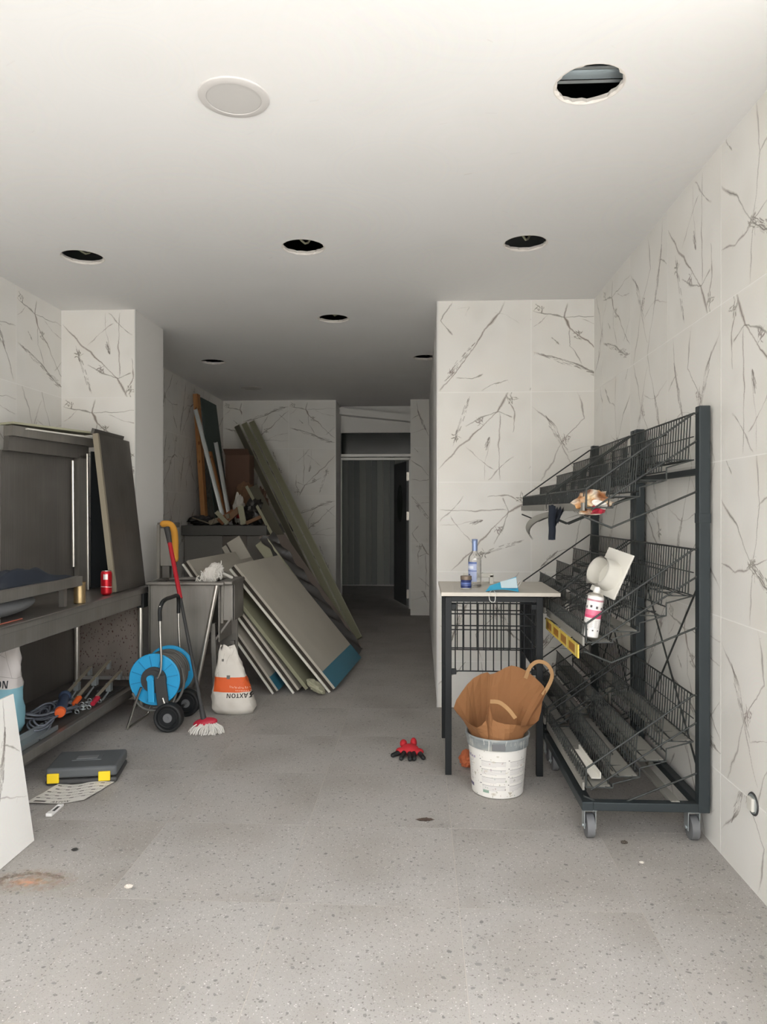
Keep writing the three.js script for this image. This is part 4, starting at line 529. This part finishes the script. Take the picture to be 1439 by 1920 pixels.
// ---------------------------------------------------------------- right: two basket racks on castors
const KX = [1.088, 0.982, 0.877, 0.771, 0.666], DROP = [0, 0.085, 0.165, 0.24, 0.3];
function basketTier(rack, yb, za, zb, first) {                                   // stepped wire basket; za nearer than zb
  const w = [], R = 0.0026, n = Math.round((za - zb) / 0.031), yT = (k) => yb - DROP[k], yF = (k) => yb - [0.185, 0.265, 0.33, 0.375, 0.4][k];
  KX.forEach((x, k) => {
    const top = yT(k), bot = yF(Math.max(0, k - (k ? 1 : 0)));
    w.push(rod([x, top, za], [x, top, zb], k === 0 || k === 4 ? 0.004 : 0.0032, 6));
    const low = k === 0 ? yF(0) : yF(k - 1) - (k === 4 ? 0.01 : 0.045);
    w.push(rod([x, low, za], [x, low, zb], 0.003, 6));
    if (k < 4) w.push(rod([x, (top + low) / 2, za], [x, (top + low) / 2, zb], 0.0024, 5));
    for (let i = 1; i < n; i++) { const z = za + (zb - za) * i / n; w.push(rod([x, top, z], [x - 0.01, low, z], R, 5)); }
    if (k < 4) { const x2 = KX[k + 1]; for (const f of [0.25, 0.75]) w.push(rod([x + (x2 - x) * f, yF(k), za], [x + (x2 - x) * f, yF(k), zb], 0.0026, 5)); for (let i = 0; i <= n; i += 4) { const z = za + (zb - za) * i / n; w.push(rod([x, yF(k), z], [x2, yF(k), z], R, 5)); } }
  });
  for (const z of [za, zb]) {                                            // side wires
    w.push(...bent([[1.11, yb, z], [KX[0], yT(0), z], [KX[4], yT(4), z], [KX[4], yF(3), z]], 0.0042, 6));
    w.push(...bent([[1.115, yb - 0.1, z], [0.9, yb - 0.24, z], [KX[4] + 0.02, yb - 0.385, z]], 0.0038, 6));
    w.push(...bent([[1.115, yb - 0.305, z], [0.765, yb - 0.455, z], [KX[4] - 0.01, yb - 0.41, z]], 0.0042, 6));
    w.push(...bent([[KX[0], yF(0), z], [KX[1], yF(0) - 0.03, z], [KX[1], yF(1), z], [KX[2], yF(1) - 0.03, z], [KX[2], yF(2), z], [KX[3], yF(2) - 0.03, z], [KX[3], yF(3), z], [KX[4], yF(3), z]], 0.003, 6));
  }
  const b = part(rack, 'wire_basket', w, M.rackWire);
  for (let k = first; k < 4; k++) part(b, 'shelf_strip', plate([KX[k] - 0.008, yF(k) + 0.004, za - 0.01], [KX[k + 1] - KX[k] + 0.012, -0.006, 0], [0, 0, zb - za + 0.03], 0.003), M.stripGrey);
  part(b, 'front_rail', bx(KX[4] - 0.014, KX[4] - 0.006, yF(3) - 0.012, yF(3) + 0.02, za, zb), M.stripGrey);
  return { yF, yT };
}
function rackUnit(label, za, zb) {
  const r = thing('basket_rack', label, 'display rack', [0.9, 0, (za + zb) / 2], 'basket racks along the right wall');
  for (const z of [za, zb]) { const p = part(r, 'post', [bx(1.1, 1.144, 0.125, 1.735, z - 0.022, z + 0.022, 0.004)], M.rack); part(p, 'joint_collar', bx(1.0985, 1.1455, 1.27, 1.31, z - 0.0235, z + 0.0235, 0.003), M.rack); }
  part(r, 'base_frame', [bx(0.689, 1.145, 0.1255, 0.1595, za + 0.0195, za - 0.02, 0.004), bx(0.689, 1.145, 0.1255, 0.1595, zb + 0.02, zb - 0.0195, 0.004), bx(0.645, 0.69, 0.125, 0.16, za + 0.02, zb - 0.02, 0.004), bx(1.101, 1.139, 0.127, 0.158, za, zb, 0.004)], M.rack);
  part(r, 'base_bar', bx(1.0, 1.035, 0.147, 0.163, za, zb, 0.003), M.stripGrey, 'pale bar across the base'); 
  part(r, 'cross_bar', bx(1.112, 1.138, 1.465, 1.49, za, zb), M.rack);
  part(r, 'brace_rod', [rod([1.12, 1.06, za], [1.12, 0.2, zb], 0.0042, 6), rod([1.128, 1.06, zb], [1.128, 0.2, za], 0.0042, 6)], M.rackWire);
  for (const [x, z] of [[0.685, za - 0.04], [1.095, za - 0.04], [0.685, zb + 0.04], [1.095, zb + 0.04]]) {
    const c = part(r, 'castor', [bx(x - 0.026, x + 0.026, 0.112, 0.125, z - 0.034, z + 0.034, 0.003), bx(x - 0.024, x - 0.02, 0.038, 0.115, z - 0.02, z + 0.026, 0.001), bx(x + 0.02, x + 0.024, 0.038, 0.115, z - 0.02, z + 0.026, 0.001), rod([x - 0.028, 0.047, z + 0.006], [x + 0.028, 0.047, z + 0.006], 0.007, 10)], M.galv);
    part(c, 'wheel', [rod([x - 0.015, 0.047, z + 0.006], [x + 0.015, 0.047, z + 0.006], 0.047, 28)], M.hubGrey, 'grey rubber wheel');
  }
  const t = [1.707, 1.166, 0.585].map((y, i) => basketTier(r, y, za - 0.005, zb + 0.005, [3, 2, 0][i]));
  return t;
}
const [t1, t2, t3] = rackUnit('dark steel rack of stepped wire baskets on castors, nearer of the pair', -2.92, -3.75);
rackUnit('dark steel rack of stepped wire baskets, farther of the pair by the pier', -3.81, -4.69);

// things lying in the near rack
const cloth1 = thing('dark_jacket', 'dark navy garment hanging over the front of the top basket', 'garment', [0.66, 1.2, -3.38]);
part(cloth1, 'body', sheet(20, 20, (u, v) => [0.62 + 0.17 * u, 1.34 + 0.06 * Math.sin(u * 3) - 0.08 * Math.pow(1 - u, 3) + 0.012 * Math.sin(u * 9 + v * 12), -3.3 - 0.16 * v], 0.006), M.navy);
part(cloth1, 'hanging_sleeve', sheet(10, 20, (u, v) => [0.612 - 0.018 * Math.sin(u * 3.14), 1.345 - 0.16 * v, -3.33 - 0.07 * u + 0.006 * Math.sin(v * 11)], 0.012), M.navy);
single('plastic_gutter', 'curved grey plastic trough hanging off the front of the top basket', 'trough', [0.55, 1.2, -3.4], sheet(20, 12, (u, v) => { const t = 0.3 + 1.75 * u; return [0.66 - 0.17 * Math.sin(t) * 0.9, 1.235 + 0.07 * Math.cos(t * 1.05) + 0.02 * (v - 0.5), -3.36 - 0.1 * v]; }, 0.004), M.stripGrey);
const foodMap = canvas(256, 256, (x, w) => { x.fillStyle = '#d9cfc0'; x.fillRect(0, 0, w, w); blotch(x, w, w, 40, 14, 50, ['150,86,34', '196,128,60', '112,56,26', '224,190,140'], 0.85); x.fillStyle = '#b3223a'; x.fillRect(110, 150, 150, 70); x.fillStyle = '#efe9e2'; x.beginPath(); x.ellipse(170, 140, 70, 30, 0.5, 0, 7); x.fill(); });
single('snack_packet', 'crumpled red and brown snack packet lying in the top basket', 'packet', [0.7, 1.3, -3.0], (() => { const g = crumple(0.705, 1.352, -2.99, 0.07, 0.05, 0.05, 1.4, 0.2), p = g.attributes.position, uv = g.attributes.uv; for (let i = 0; i < p.count; i++) uv.setXY(i, (p.getX(i) - 0.63) / 0.15, (p.getY(i) - 1.29) / 0.12); return g; })(), S({ map: foodMap, roughness: 0.4 }));
const sprayMap = canvas(512, 512, (x, w, h) => { x.fillStyle = '#e6e3e0'; x.fillRect(0, 0, w, h); x.fillStyle = '#b8808c'; x.fillRect(0, 40, w, 22); x.fillStyle = '#d9708c'; x.fillRect(0, 170, w, 66); x.fillStyle = '#d24a72'; x.fillRect(0, 236, w, 34); x.fillStyle = '#4a4446'; for (let k = 0; k < 9; k++) { x.fillRect(20 + k * 58, 112 + (k % 3) * 8, 22, 30); x.fillRect(14 + k * 58, 410, 16, 18); } x.fillStyle = '#a9a4a4'; for (let j = 0; j < 7; j++) for (let k = 0; k < 12; k++) x.fillRect(k * 44, 296 + j * 14, 30 - (k * j) % 12, 5); });
const spray = thing('spray_can', 'white aerosol can with a pink band tilted in the middle basket', 'spray can', [0.72, 0.79, -2.985]);
const sm = new THREE.Matrix4().makeRotationZ(-0.15).setPosition(0.692, 0.806, -2.975);
part(spray, 'body', hUV(lathe([[0, 0], [0.03, 0], [0.0325, 0.006], [0.0325, 0.16], [0.031, 0.168]], 32), 0, 0.168).applyMatrix4(sm), S({ map: sprayMap, roughness: 0.3 }));
part(spray, 'shoulder', lathe([[0.031, 0.168], [0.026, 0.178], [0.016, 0.182], [0, 0.183]], 32).applyMatrix4(sm), M.bright);
part(spray, 'nozzle', lathe([[0, 0.182], [0.014, 0.182], [0.013, 0.2], [0.008, 0.206], [0, 0.206]], 20).applyMatrix4(sm), M.white, 'white nozzle');
const pv = thing('vent_collar', 'dusty white plastic pipe collar on a square flange in the middle basket', 'pipe collar', [0.76, 1.0, -3.06]);
const pvm = new THREE.Matrix4().makeRotationZ(-0.42).multiply(new THREE.Matrix4().makeRotationY(-1.12)).setPosition(0.8, 1.06, -3.06);
part(pv, 'flange', bx(-0.08, 0.08, -0.1, 0.1, -0.008, 0.0, 0.003).applyMatrix4(pvm), M.whitePlastic);
part(pv, 'collar', [new THREE.CylinderGeometry(0.062, 0.066, 0.07, 36, 1, true).rotateX(Math.PI / 2).translate(0, -0.015, 0.035).applyMatrix4(pvm), new THREE.CylinderGeometry(0.057, 0.061, 0.07, 36, 1, true).rotateX(Math.PI / 2).translate(0, -0.015, 0.035).scale(1, 1, 1).applyMatrix4(pvm)], S({ color: hex('#d8d5cc'), roughness: 0.45, side: THREE.DoubleSide }));
const stripMap = canvas(512, 64, (x, w, h) => { x.fillStyle = '#dcbf52'; x.fillRect(0, 0, w, h); x.fillStyle = '#a9762a'; for (let i = 0; i < 4; i++) { x.fillRect(24 + i * 122, 12, 84, 40); x.fillStyle = '#8a5d22'; for (let k = 0; k < 6; k++) x.fillRect(30 + i * 122 + k * 13, 16, 5, 32); x.fillStyle = '#a9762a'; } x.fillStyle = '#e9dc9a'; for (let i = 0; i < 4; i++) x.fillRect(112 + i * 122, 0, 8, h); });
single('price_strip', 'yellow printed price strip along the front of the middle basket', 'label strip', [0.65, 0.74, -3.45], (() => { const g = bx(0.64, 0.646, 0.72, 0.775, -2.96, -3.7), f = flat(g), p = f.attributes.position, uv = f.attributes.uv; for (let i = 0; i < p.count; i++) uv.setXY(i, (p.getZ(i) + 3.7) / 0.74, (p.getY(i) - 0.72) / 0.055); return f; })(), S({ map: stripMap, roughness: 0.5 }));
single('plastic_profile', 'short white plastic trim profile lying in the lowest basket', 'profile', [0.72, 0.22, -3.1], [plate([0.735, 0.225, -2.98], [-0.03, 0.03, -0.26], [-0.035, 0.0, 0], 0.004), plate([0.735, 0.225, -2.98], [-0.03, 0.03, -0.26], [0, 0.025, 0], 0.004)], M.whitePlastic);
single('shelf_panel', 'pale loose shelf panel lying flat on the lowest rack basket', 'panel', [0.73, 0.14, -3.2], plate([0.68, 0.2, -2.99], [0.1, -0.006, 0], [0, 0, -0.65], 0.004), M.greyWood);

// ---------------------------------------------------------------- black wire stand with a tile for a top
const st = thing('wire_stand', 'black steel stand with wire grid sides beside the bucket', 'stand', [0.38, 0, -3.9]);
const SX0 = 0.142, SX1 = 0.594, SZ0 = -3.62, SZ1 = -4.2;
for (const [x, z] of [[SX0, SZ0], [SX1, SZ0], [SX0, SZ1], [SX1, SZ1]]) part(st, 'leg', bx(x - 0.016, x + 0.016, 0, 0.89, z - 0.016, z + 0.016, 0.002), M.stand);
part(st, 'top_frame', [bx(SX0, SX1, 0.865, 0.89, SZ0 - 0.012, SZ0 + 0.012), bx(SX0, SX1, 0.865, 0.89, SZ1 - 0.012, SZ1 + 0.012), bx(SX0 - 0.012, SX0 + 0.012, 0.865, 0.89, SZ0, SZ1), bx(SX1 - 0.012, SX1 + 0.012, 0.865, 0.89, SZ0, SZ1), ...Array.from({ length: 9 }, (_, i) => rod([SX0, 0.893, SZ0 - 0.05 - i * 0.06], [SX1, 0.893, SZ0 - 0.05 - i * 0.06], 0.003, 6))], M.stand);
const gridZ = (z, y0, y1) => [...[0, 0.155, 0.33, 0.66, 1].map((k) => rod([SX0 + 0.014, y1 + (y0 - y1) * k, z], [SX1 - 0.014, y1 + (y0 - y1) * k, z], 0.0034, 6)), ...Array.from({ length: 11 }, (_, i) => rod([SX0 + 0.016 + (SX1 - SX0 - 0.032) * (i + 0.5) / 11, y0, z], [SX0 + 0.016 + (SX1 - SX0 - 0.032) * (i + 0.5) / 11, y1, z], 0.003, 6))];
const gridX = (x, y0, y1) => [...[0, 0.33, 0.66, 1].map((k) => rod([x, y1 + (y0 - y1) * k, SZ0], [x, y1 + (y0 - y1) * k, SZ1], 0.0034, 6)), ...Array.from({ length: 15 }, (_, i) => rod([x, y0, SZ0 + (SZ1 - SZ0) * (i + 0.5) / 15], [x, y1, SZ0 + (SZ1 - SZ0) * (i + 0.5) / 15], 0.003, 6))];
part(st, 'front_grid', gridZ(SZ0 - 0.01, 0.515, 0.855), M.stand); part(st, 'back_grid', gridZ(SZ1 + 0.01, 0.515, 0.855), M.stand); part(st, 'side_grid', gridX(SX1 - 0.01, 0.515, 0.855), M.stand);
for (const y of [0.515, 0.84]) for (const x of [SX0 + 0.026, SX1 - 0.026]) part(st, 'bracket', bx(x - 0.014, x + 0.014, y - 0.014, y + 0.014, SZ0 - 0.008, SZ0 + 0.01, 0.003), M.stand);
const slab = single('loose_tile', 'pale tile laid across the black stand as a top', 'tile', [0.4, 0.897, -3.85], boxUV(bx(0.105, 0.69, 0.897, 0.916, -3.57, -4.13, 0.002)), S({ color: hex('#cbc4b8'), roughness: 0.45 }));
const TY = 0.916;
const bottle = thing('glass_bottle', 'clear glass spirits bottle with blue label on the pale tile', 'bottle', [0.292, TY, -3.86]);
const bt = (p, s = 36) => lathe(p, s).translate(0.292, TY, -3.86);
part(bottle, 'body', bt([[0, 0.001], [0.03, 0.001], [0.0345, 0.006], [0.0345, 0.145], [0.031, 0.162], [0.016, 0.18], [0.0135, 0.19], [0.0135, 0.228], [0.0105, 0.228], [0.0105, 0.19], [0.013, 0.178], [0.028, 0.16], [0.0315, 0.144], [0.0315, 0.012], [0.028, 0.008], [0, 0.012]]), M.glass);
part(bottle, 'cap', bt([[0.0135, 0.19], [0.0145, 0.191], [0.0145, 0.232], [0.0155, 0.233], [0.0155, 0.252], [0.0, 0.253]]), S({ color: hex('#8e9fc4'), roughness: 0.3, metalness: 0.4 }), 'silvery blue cap');
const blabel = canvas(256, 256, (x, w, h) => { x.fillStyle = '#aab4d4'; x.fillRect(0, 0, w, h); x.fillStyle = '#5c6fa6'; x.fillRect(0, 0, w, 26); x.fillRect(0, 110, w, 12); x.fillStyle = '#2b3560'; x.beginPath(); x.arc(90, 190, 34, 0, 7); x.fill(); x.fillRect(70, 215, 90, 24); x.fillStyle = '#dfe4f0'; x.fillRect(30, 50, 160, 40); });
part(bottle, 'label', new THREE.CylinderGeometry(0.0349, 0.0349, 0.105, 24, 1, true, Math.PI * 0.95 + Math.PI / 2, Math.PI * 0.62).translate(0.292, TY + 0.08, -3.86), S({ map: blabel, roughness: 0.5, side: THREE.DoubleSide }), 'blue paper label');
const jar = thing('small_jar', 'small dark blue jar with a brown lid beside the bottle', 'jar', [0.238, TY, -3.74]);
const jm = canvas(256, 128, (x, w, h) => { x.fillStyle = '#27356a'; x.fillRect(0, 0, w, h); x.fillStyle = '#6f86c4'; x.fillRect(0, 40, w, 14); x.fillRect(0, 66, w, 8); x.fillStyle = '#d8d4cc'; x.fillRect(0, 112, w, 16); });
part(jar, 'body', hUV(lathe([[0, 0], [0.027, 0], [0.0275, 0.004], [0.0275, 0.048], [0, 0.05]], 28), 0, 0.048).translate(0.238, TY, -3.74), S({ map: jm, roughness: 0.4 }));
part(jar, 'lid', lathe([[0.0275, 0.047], [0.029, 0.049], [0.029, 0.066], [0.027, 0.068], [0, 0.068]], 28).translate(0.238, TY, -3.74), S({ color: hex('#7d6f62'), roughness: 0.4, metalness: 0.4 }));
single('plastic_bridge', 'small white plastic bracket standing behind the bottle', 'bracket', [0.34, TY, -4.0], [bx(0.24, 0.405, TY + 0.036, TY + 0.056, -3.99, -4.02, 0.003), bx(0.24, 0.262, TY, TY + 0.05, -3.99, -4.02, 0.003), bx(0.383, 0.405, TY, TY + 0.05, -3.99, -4.02, 0.003)], M.whitePlastic);
const mk = thing('face_mask', 'light blue disposable face mask lying on the front edge of the tile', 'face mask', [0.41, TY, -3.66]);
part(mk, 'outer', sheet(24, 20, (u, v) => { const b = Math.sin(Math.PI * Math.min(1, u * 1.05)); return [0.325 + 0.165 * u + 0.03 * v * (1 - u), TY + 0.003 + 0.062 * Math.pow(v, 1.3) * (0.25 + 0.75 * u) + 0.012 * b * (1 - v) + 0.0025 * Math.sin(v * 26), -3.6 - 0.1 * v + 0.018 * b * (1 - v)]; }, 0.0015), M.mask);
part(mk, 'inner', sheet(14, 8, (u, v) => [0.405 + 0.08 * u, TY + 0.02 + 0.046 * v * (0.55 + u * 0.45), -3.612 - 0.055 * v + 0.008 * Math.sin(u * 3)], 0.001), M.maskInner, 'pale inner face');
part(mk, 'ear_loop', [tube([[0.355, TY + 0.008, -3.6], [0.34, TY - 0.005, -3.563], [0.345, TY - 0.04, -3.56], [0.365, TY - 0.045, -3.56], [0.37, TY - 0.003, -3.563], [0.365, TY + 0.008, -3.6]], 0.0018, 30, 6), tube([[0.48, TY + 0.02, -3.65], [0.5, TY + 0.05, -3.65], [0.51, TY + 0.045, -3.66], [0.49, TY + 0.012, -3.67]], 0.0018, 20, 6)], M.white);
// ---------------------------------------------------------------- bucket and paper bag
const BX = 0.366, BZ = -3.425;
const bucketMap = canvas(1024, 512, (x, w, h) => {
  x.fillStyle = '#e6e3dd'; x.fillRect(0, 0, w, h);
  const col = (u, cw) => { x.fillStyle = '#b9b3b4'; for (let j = 0; j < 4; j++) { const y = 130 + j * 82; for (let k = 0; k < 6; k++) { x.fillStyle = k === 0 ? '#8f8a8c' : '#b9b4b6'; x.fillRect(u, y + k * 10, cw * (k === 5 ? 0.6 : 0.97), k === 0 ? 4 : 3); } x.fillStyle = '#4a4648'; x.beginPath(); x.arc(u - 6, y - 12, 4, 0, 7); x.fill(); } };
  for (let p = 0; p < 2; p++) { const o = p * 512; col(o + 30, 150); col(o + 200, 120); x.fillStyle = '#6a5a86'; x.font = 'italic bold 40px serif'; x.fillText('ndas', o + 400, 130); x.fillStyle = '#b9b4b6'; for (let k = 0; k < 18; k++) x.fillRect(o + 360, 160 + k * 11, 120 - (k * 17) % 40, 3); x.fillStyle = '#5d5878'; x.fillRect(o + 372, 400, 92, 34); x.fillStyle = '#88a090'; x.fillRect(o + 34, 425, 40, 30); }
  blotch(x, w, h, 30, 6, 26, ['168,158,140', '196,186,168'], 0.7);
  for (let i = 0; i < 220; i++) { x.fillStyle = `rgba(${rr(100, 160)},${rr(100, 145)},${rr(85, 125)},${rr(0.2, 0.6)})`; x.beginPath(); x.ellipse(rr(0, w), rr(0, h), rr(1, 4), rr(2, 12), 0, 0, 7); x.fill(); }
  for (let i = 0; i < 14; i++) { const X = rr(0, w), Y = rr(h * 0.3, h); x.fillStyle = 'rgba(150,140,120,0.6)'; x.beginPath(); x.moveTo(X, Y); x.lineTo(X + rr(10, 40), Y + rr(-20, 10)); x.lineTo(X + rr(-6, 20), Y + rr(10, 50)); x.fill(); }
});
const rimMap = canvas(1024, 128, (x, w, h) => { x.fillStyle = '#8f9494'; x.fillRect(0, 0, w, h); blotch(x, w, h, 60, 8, 50, ['190,186,176', '116,122,124'], 0.5); for (let i = 0; i < 50; i++) { x.strokeStyle = `rgba(226,222,214,${rr(0.3, 0.9)})`; x.lineWidth = rr(1, 4); const X = rr(0, w); x.beginPath(); x.moveTo(X, rr(0, 40)); x.lineTo(X + rr(-6, 6), rr(60, 128)); x.stroke(); } });
const bk = thing('plaster_bucket', 'white plastic bucket with a grey rim, splashed with plaster', 'bucket', [BX, 0, BZ]);
const bl = (p) => lathe(p, 48).translate(BX, 0, BZ);
part(bk, 'body', hUV(bl([[0, 0.003], [0.116, 0.002], [0.12, 0.006], [0.1375, 0.235]]), 0, 0.235, 0.14), S({ map: bucketMap, roughness: 0.5 }));
part(bk, 'inside', bl([[0.147, 0.28], [0.142, 0.278], [0.133, 0.235], [0.116, 0.012], [0, 0.012]]), M.whitePlastic);
part(bk, 'rim', hUV(bl([[0.1375, 0.225], [0.143, 0.226], [0.147, 0.265], [0.1505, 0.267], [0.1515, 0.277], [0.148, 0.281], [0.142, 0.278]]), 0.225, 0.281), S({ map: rimMap, roughness: 0.55 }), 'grey ribbed rim');
part(bk, 'tear_tab', [bx(BX - 0.04, BX + 0.02, 0.232, 0.262, BZ + 0.1445, BZ + 0.15, 0.002)], M.hubGrey);

const bag = thing('paper_bag', 'open brown kraft paper carrier bag stuffed into the bucket', 'paper bag', [BX, 0.02, BZ]);
const topRing = [[0.158, 0.39, -3.4], [0.2, 0.45, -3.47], [0.26, 0.505, -3.52], [0.33, 0.528, -3.55], [0.345, 0.515, -3.56], [0.39, 0.53, -3.57], [0.45, 0.557, -3.575], [0.52, 0.535, -3.56], [0.585, 0.485, -3.52], [0.6, 0.46, -3.47], [0.575, 0.42, -3.42], [0.548, 0.35, -3.36], [0.5, 0.335, -3.33], [0.44, 0.34, -3.315], [0.38, 0.345, -3.32], [0.335, 0.36, -3.33], [0.322, 0.42, -3.37], [0.3, 0.36, -3.31], [0.26, 0.33, -3.3], [0.2, 0.36, -3.34]];
const ringAt = (y, k, r) => topRing.map(([x, Y, z], i) => { const t = Math.atan2(z - BZ, x - BX), cx = BX + Math.cos(t) * r, cz = BZ + Math.sin(t) * r; return [cx + (x - cx) * k + 0.006 * Math.sin(i * 2.4 + y * 40), y + (Y - y) * k + 0.006 * Math.sin(i * 1.7), cz + (z - cz) * k + 0.006 * Math.cos(i * 2.1 + y * 30)]; });
part(bag, 'body', loft([ringAt(0.03, 0, 0.06), ringAt(0.04, 0, 0.1), ringAt(0.16, 0, 0.112), ringAt(0.245, 0, 0.116), ringAt(0.27, 0.16, 0.118), ringAt(0.285, 0.4, 0.12), ringAt(0.29, 0.7, 0.12), topRing], 2), M.kraft);
const ribbon = (pts, w) => { const c = new THREE.CatmullRomCurve3(pts.map(A)), q = c.getPoints(30); return sheet(30, 1, (u, v) => { const p = c.getPoint(u), t = c.getTangent(u), s = t.clone().cross(V(0.2, 0.3, 1)).normalize(); return [p.x + s.x * w * (v - 0.5), p.y + s.y * w * (v - 0.5), p.z + s.z * w * (v - 0.5)]; }, 0.0025); };
part(bag, 'handle', ribbon([[0.515, 0.5, -3.55], [0.54, 0.56, -3.55], [0.575, 0.585, -3.54], [0.615, 0.575, -3.52], [0.635, 0.53, -3.5], [0.605, 0.465, -3.48], [0.585, 0.44, -3.47]], 0.018), M.kraftHandle, 'pale twisted paper handle');
part(bag, 'handle', ribbon([[0.325, 0.435, -3.36], [0.37, 0.425, -3.38], [0.41, 0.395, -3.38], [0.44, 0.362, -3.345]], 0.018), M.kraftHandle, 'pale twisted paper handle');
single('orange_brick', 'broken orange brick lump on the floor behind the bucket', 'brick', [0.232, 0, -3.72], crumple(0.243, 0.045, -3.72, 0.04, 0.045, 0.04, 2, 0.12), S({ color: hex('#c06a44'), roughness: 0.95 }));

// ---------------------------------------------------------------- glove, twig, bits on the floor
const glove = thing('work_glove', 'red work glove with black fingers lying palm down on the floor', 'glove', [-0.06, 0, -3.88]);
const ball = (x, y, z, a, b, c) => new THREE.SphereGeometry(1, 20, 14).scale(a, b, c).translate(x, y, z);
part(glove, 'palm', [ball(-0.055, 0.03, -3.89, 0.05, 0.03, 0.04), ball(-0.09, 0.05, -3.925, 0.02, 0.022, 0.028), ball(-0.035, 0.055, -3.925, 0.018, 0.028, 0.022), ball(-0.1, 0.026, -3.88, 0.03, 0.018, 0.022), ball(-0.01, 0.024, -3.875, 0.03, 0.018, 0.022)], S({ color: hex('#b8232c'), roughness: 0.8 }));
[[[-0.1, 0.022, -3.88], [-0.145, 0.013, -3.845]], [[-0.085, 0.02, -3.86], [-0.1, 0.012, -3.8]], [[-0.055, 0.02, -3.86], [-0.053, 0.013, -3.79]], [[-0.035, 0.02, -3.86], [-0.03, 0.013, -3.795]], [[-0.005, 0.02, -3.87], [0.018, 0.012, -3.815]]].forEach(([a, b]) => part(glove, 'finger', [rod(a, b, 0.0145, 12, 0.011), ball(b[0], b[1], b[2], 0.0115, 0.0115, 0.013)], M.black));
single('bark_piece', 'small flat piece of brown bark on the floor before the stand', 'bark', [0.022, 0, -3.07], crumple(0.022, 0.005, -3.07, 0.03, 0.005, 0.009, 1, 0.3), S({ color: hex('#4d4038'), roughness: 1 }));
[['dark crumb of rubble on the floor near the marble board', -1.34, -2.73, 0.011, '#3c3a38'], ['pale plaster chip on the floor right of the rust stain', -1.02, -2.47, 0.013, '#d8cfc4'], ['pale plaster chip on the floor by the right castor', 0.83, -2.74, 0.008, '#d8d2c8'], ['brown crumb on the floor below the rack', 0.81, -2.9, 0.012, '#5a524a']].forEach(([label, x, z, r, c], i) => single('rubble_crumb', label, 'crumb', [x, 0, z], crumple(x, r * 0.4, z, r, r * 0.4, r * 0.8, i * 1.7 + 1, 0.25), S({ color: hex(c), roughness: 1 })));

// ---------------------------------------------------------------- fittings
lights3.forEach(([x, z], i) => {
  const t = thing('ceiling_light', ['flat round white ceiling light, switched off, nearest the viewer', 'flat round ceiling light, switched off, far back in the recess'][i], 'ceiling light', [x, C, z]);
  part(t, 'trim_ring', lathe([[0.092, -0.006], [0.094, -0.009], [0.117, -0.006], [0.12, -0.001], [0.12, 0]], 56).translate(x, C, z), S({ color: hex('#d5d1cd'), roughness: 0.5 }));
  part(t, 'diffuser', lathe([[0, -0.005], [0.092, -0.005], [0.094, -0.003]], 48).translate(x, C, z), S({ color: hex('#cfccc8'), roughness: 0.6 }));
});
const so = thing('wall_socket', 'bare wall socket box without a cover, low on the right wall', 'socket', [XR, 0.3, -2.557]);
part(so, 'back_box', new THREE.CylinderGeometry(0.034, 0.034, 0.006, 28).rotateZ(Math.PI / 2).translate(XR - 0.006, 0.303, -2.557), M.galv);
part(so, 'mechanism', [bx(XR - 0.02, XR - 0.008, 0.28, 0.326, -2.577, -2.537, 0.004)], M.whitePlastic);
part(so, 'cut_edge', new THREE.TorusGeometry(0.036, 0.004, 6, 28).rotateY(Math.PI / 2).translate(XR - 0.005, 0.303, -2.557), M.charcoal);

renderer.render(scene, camera);
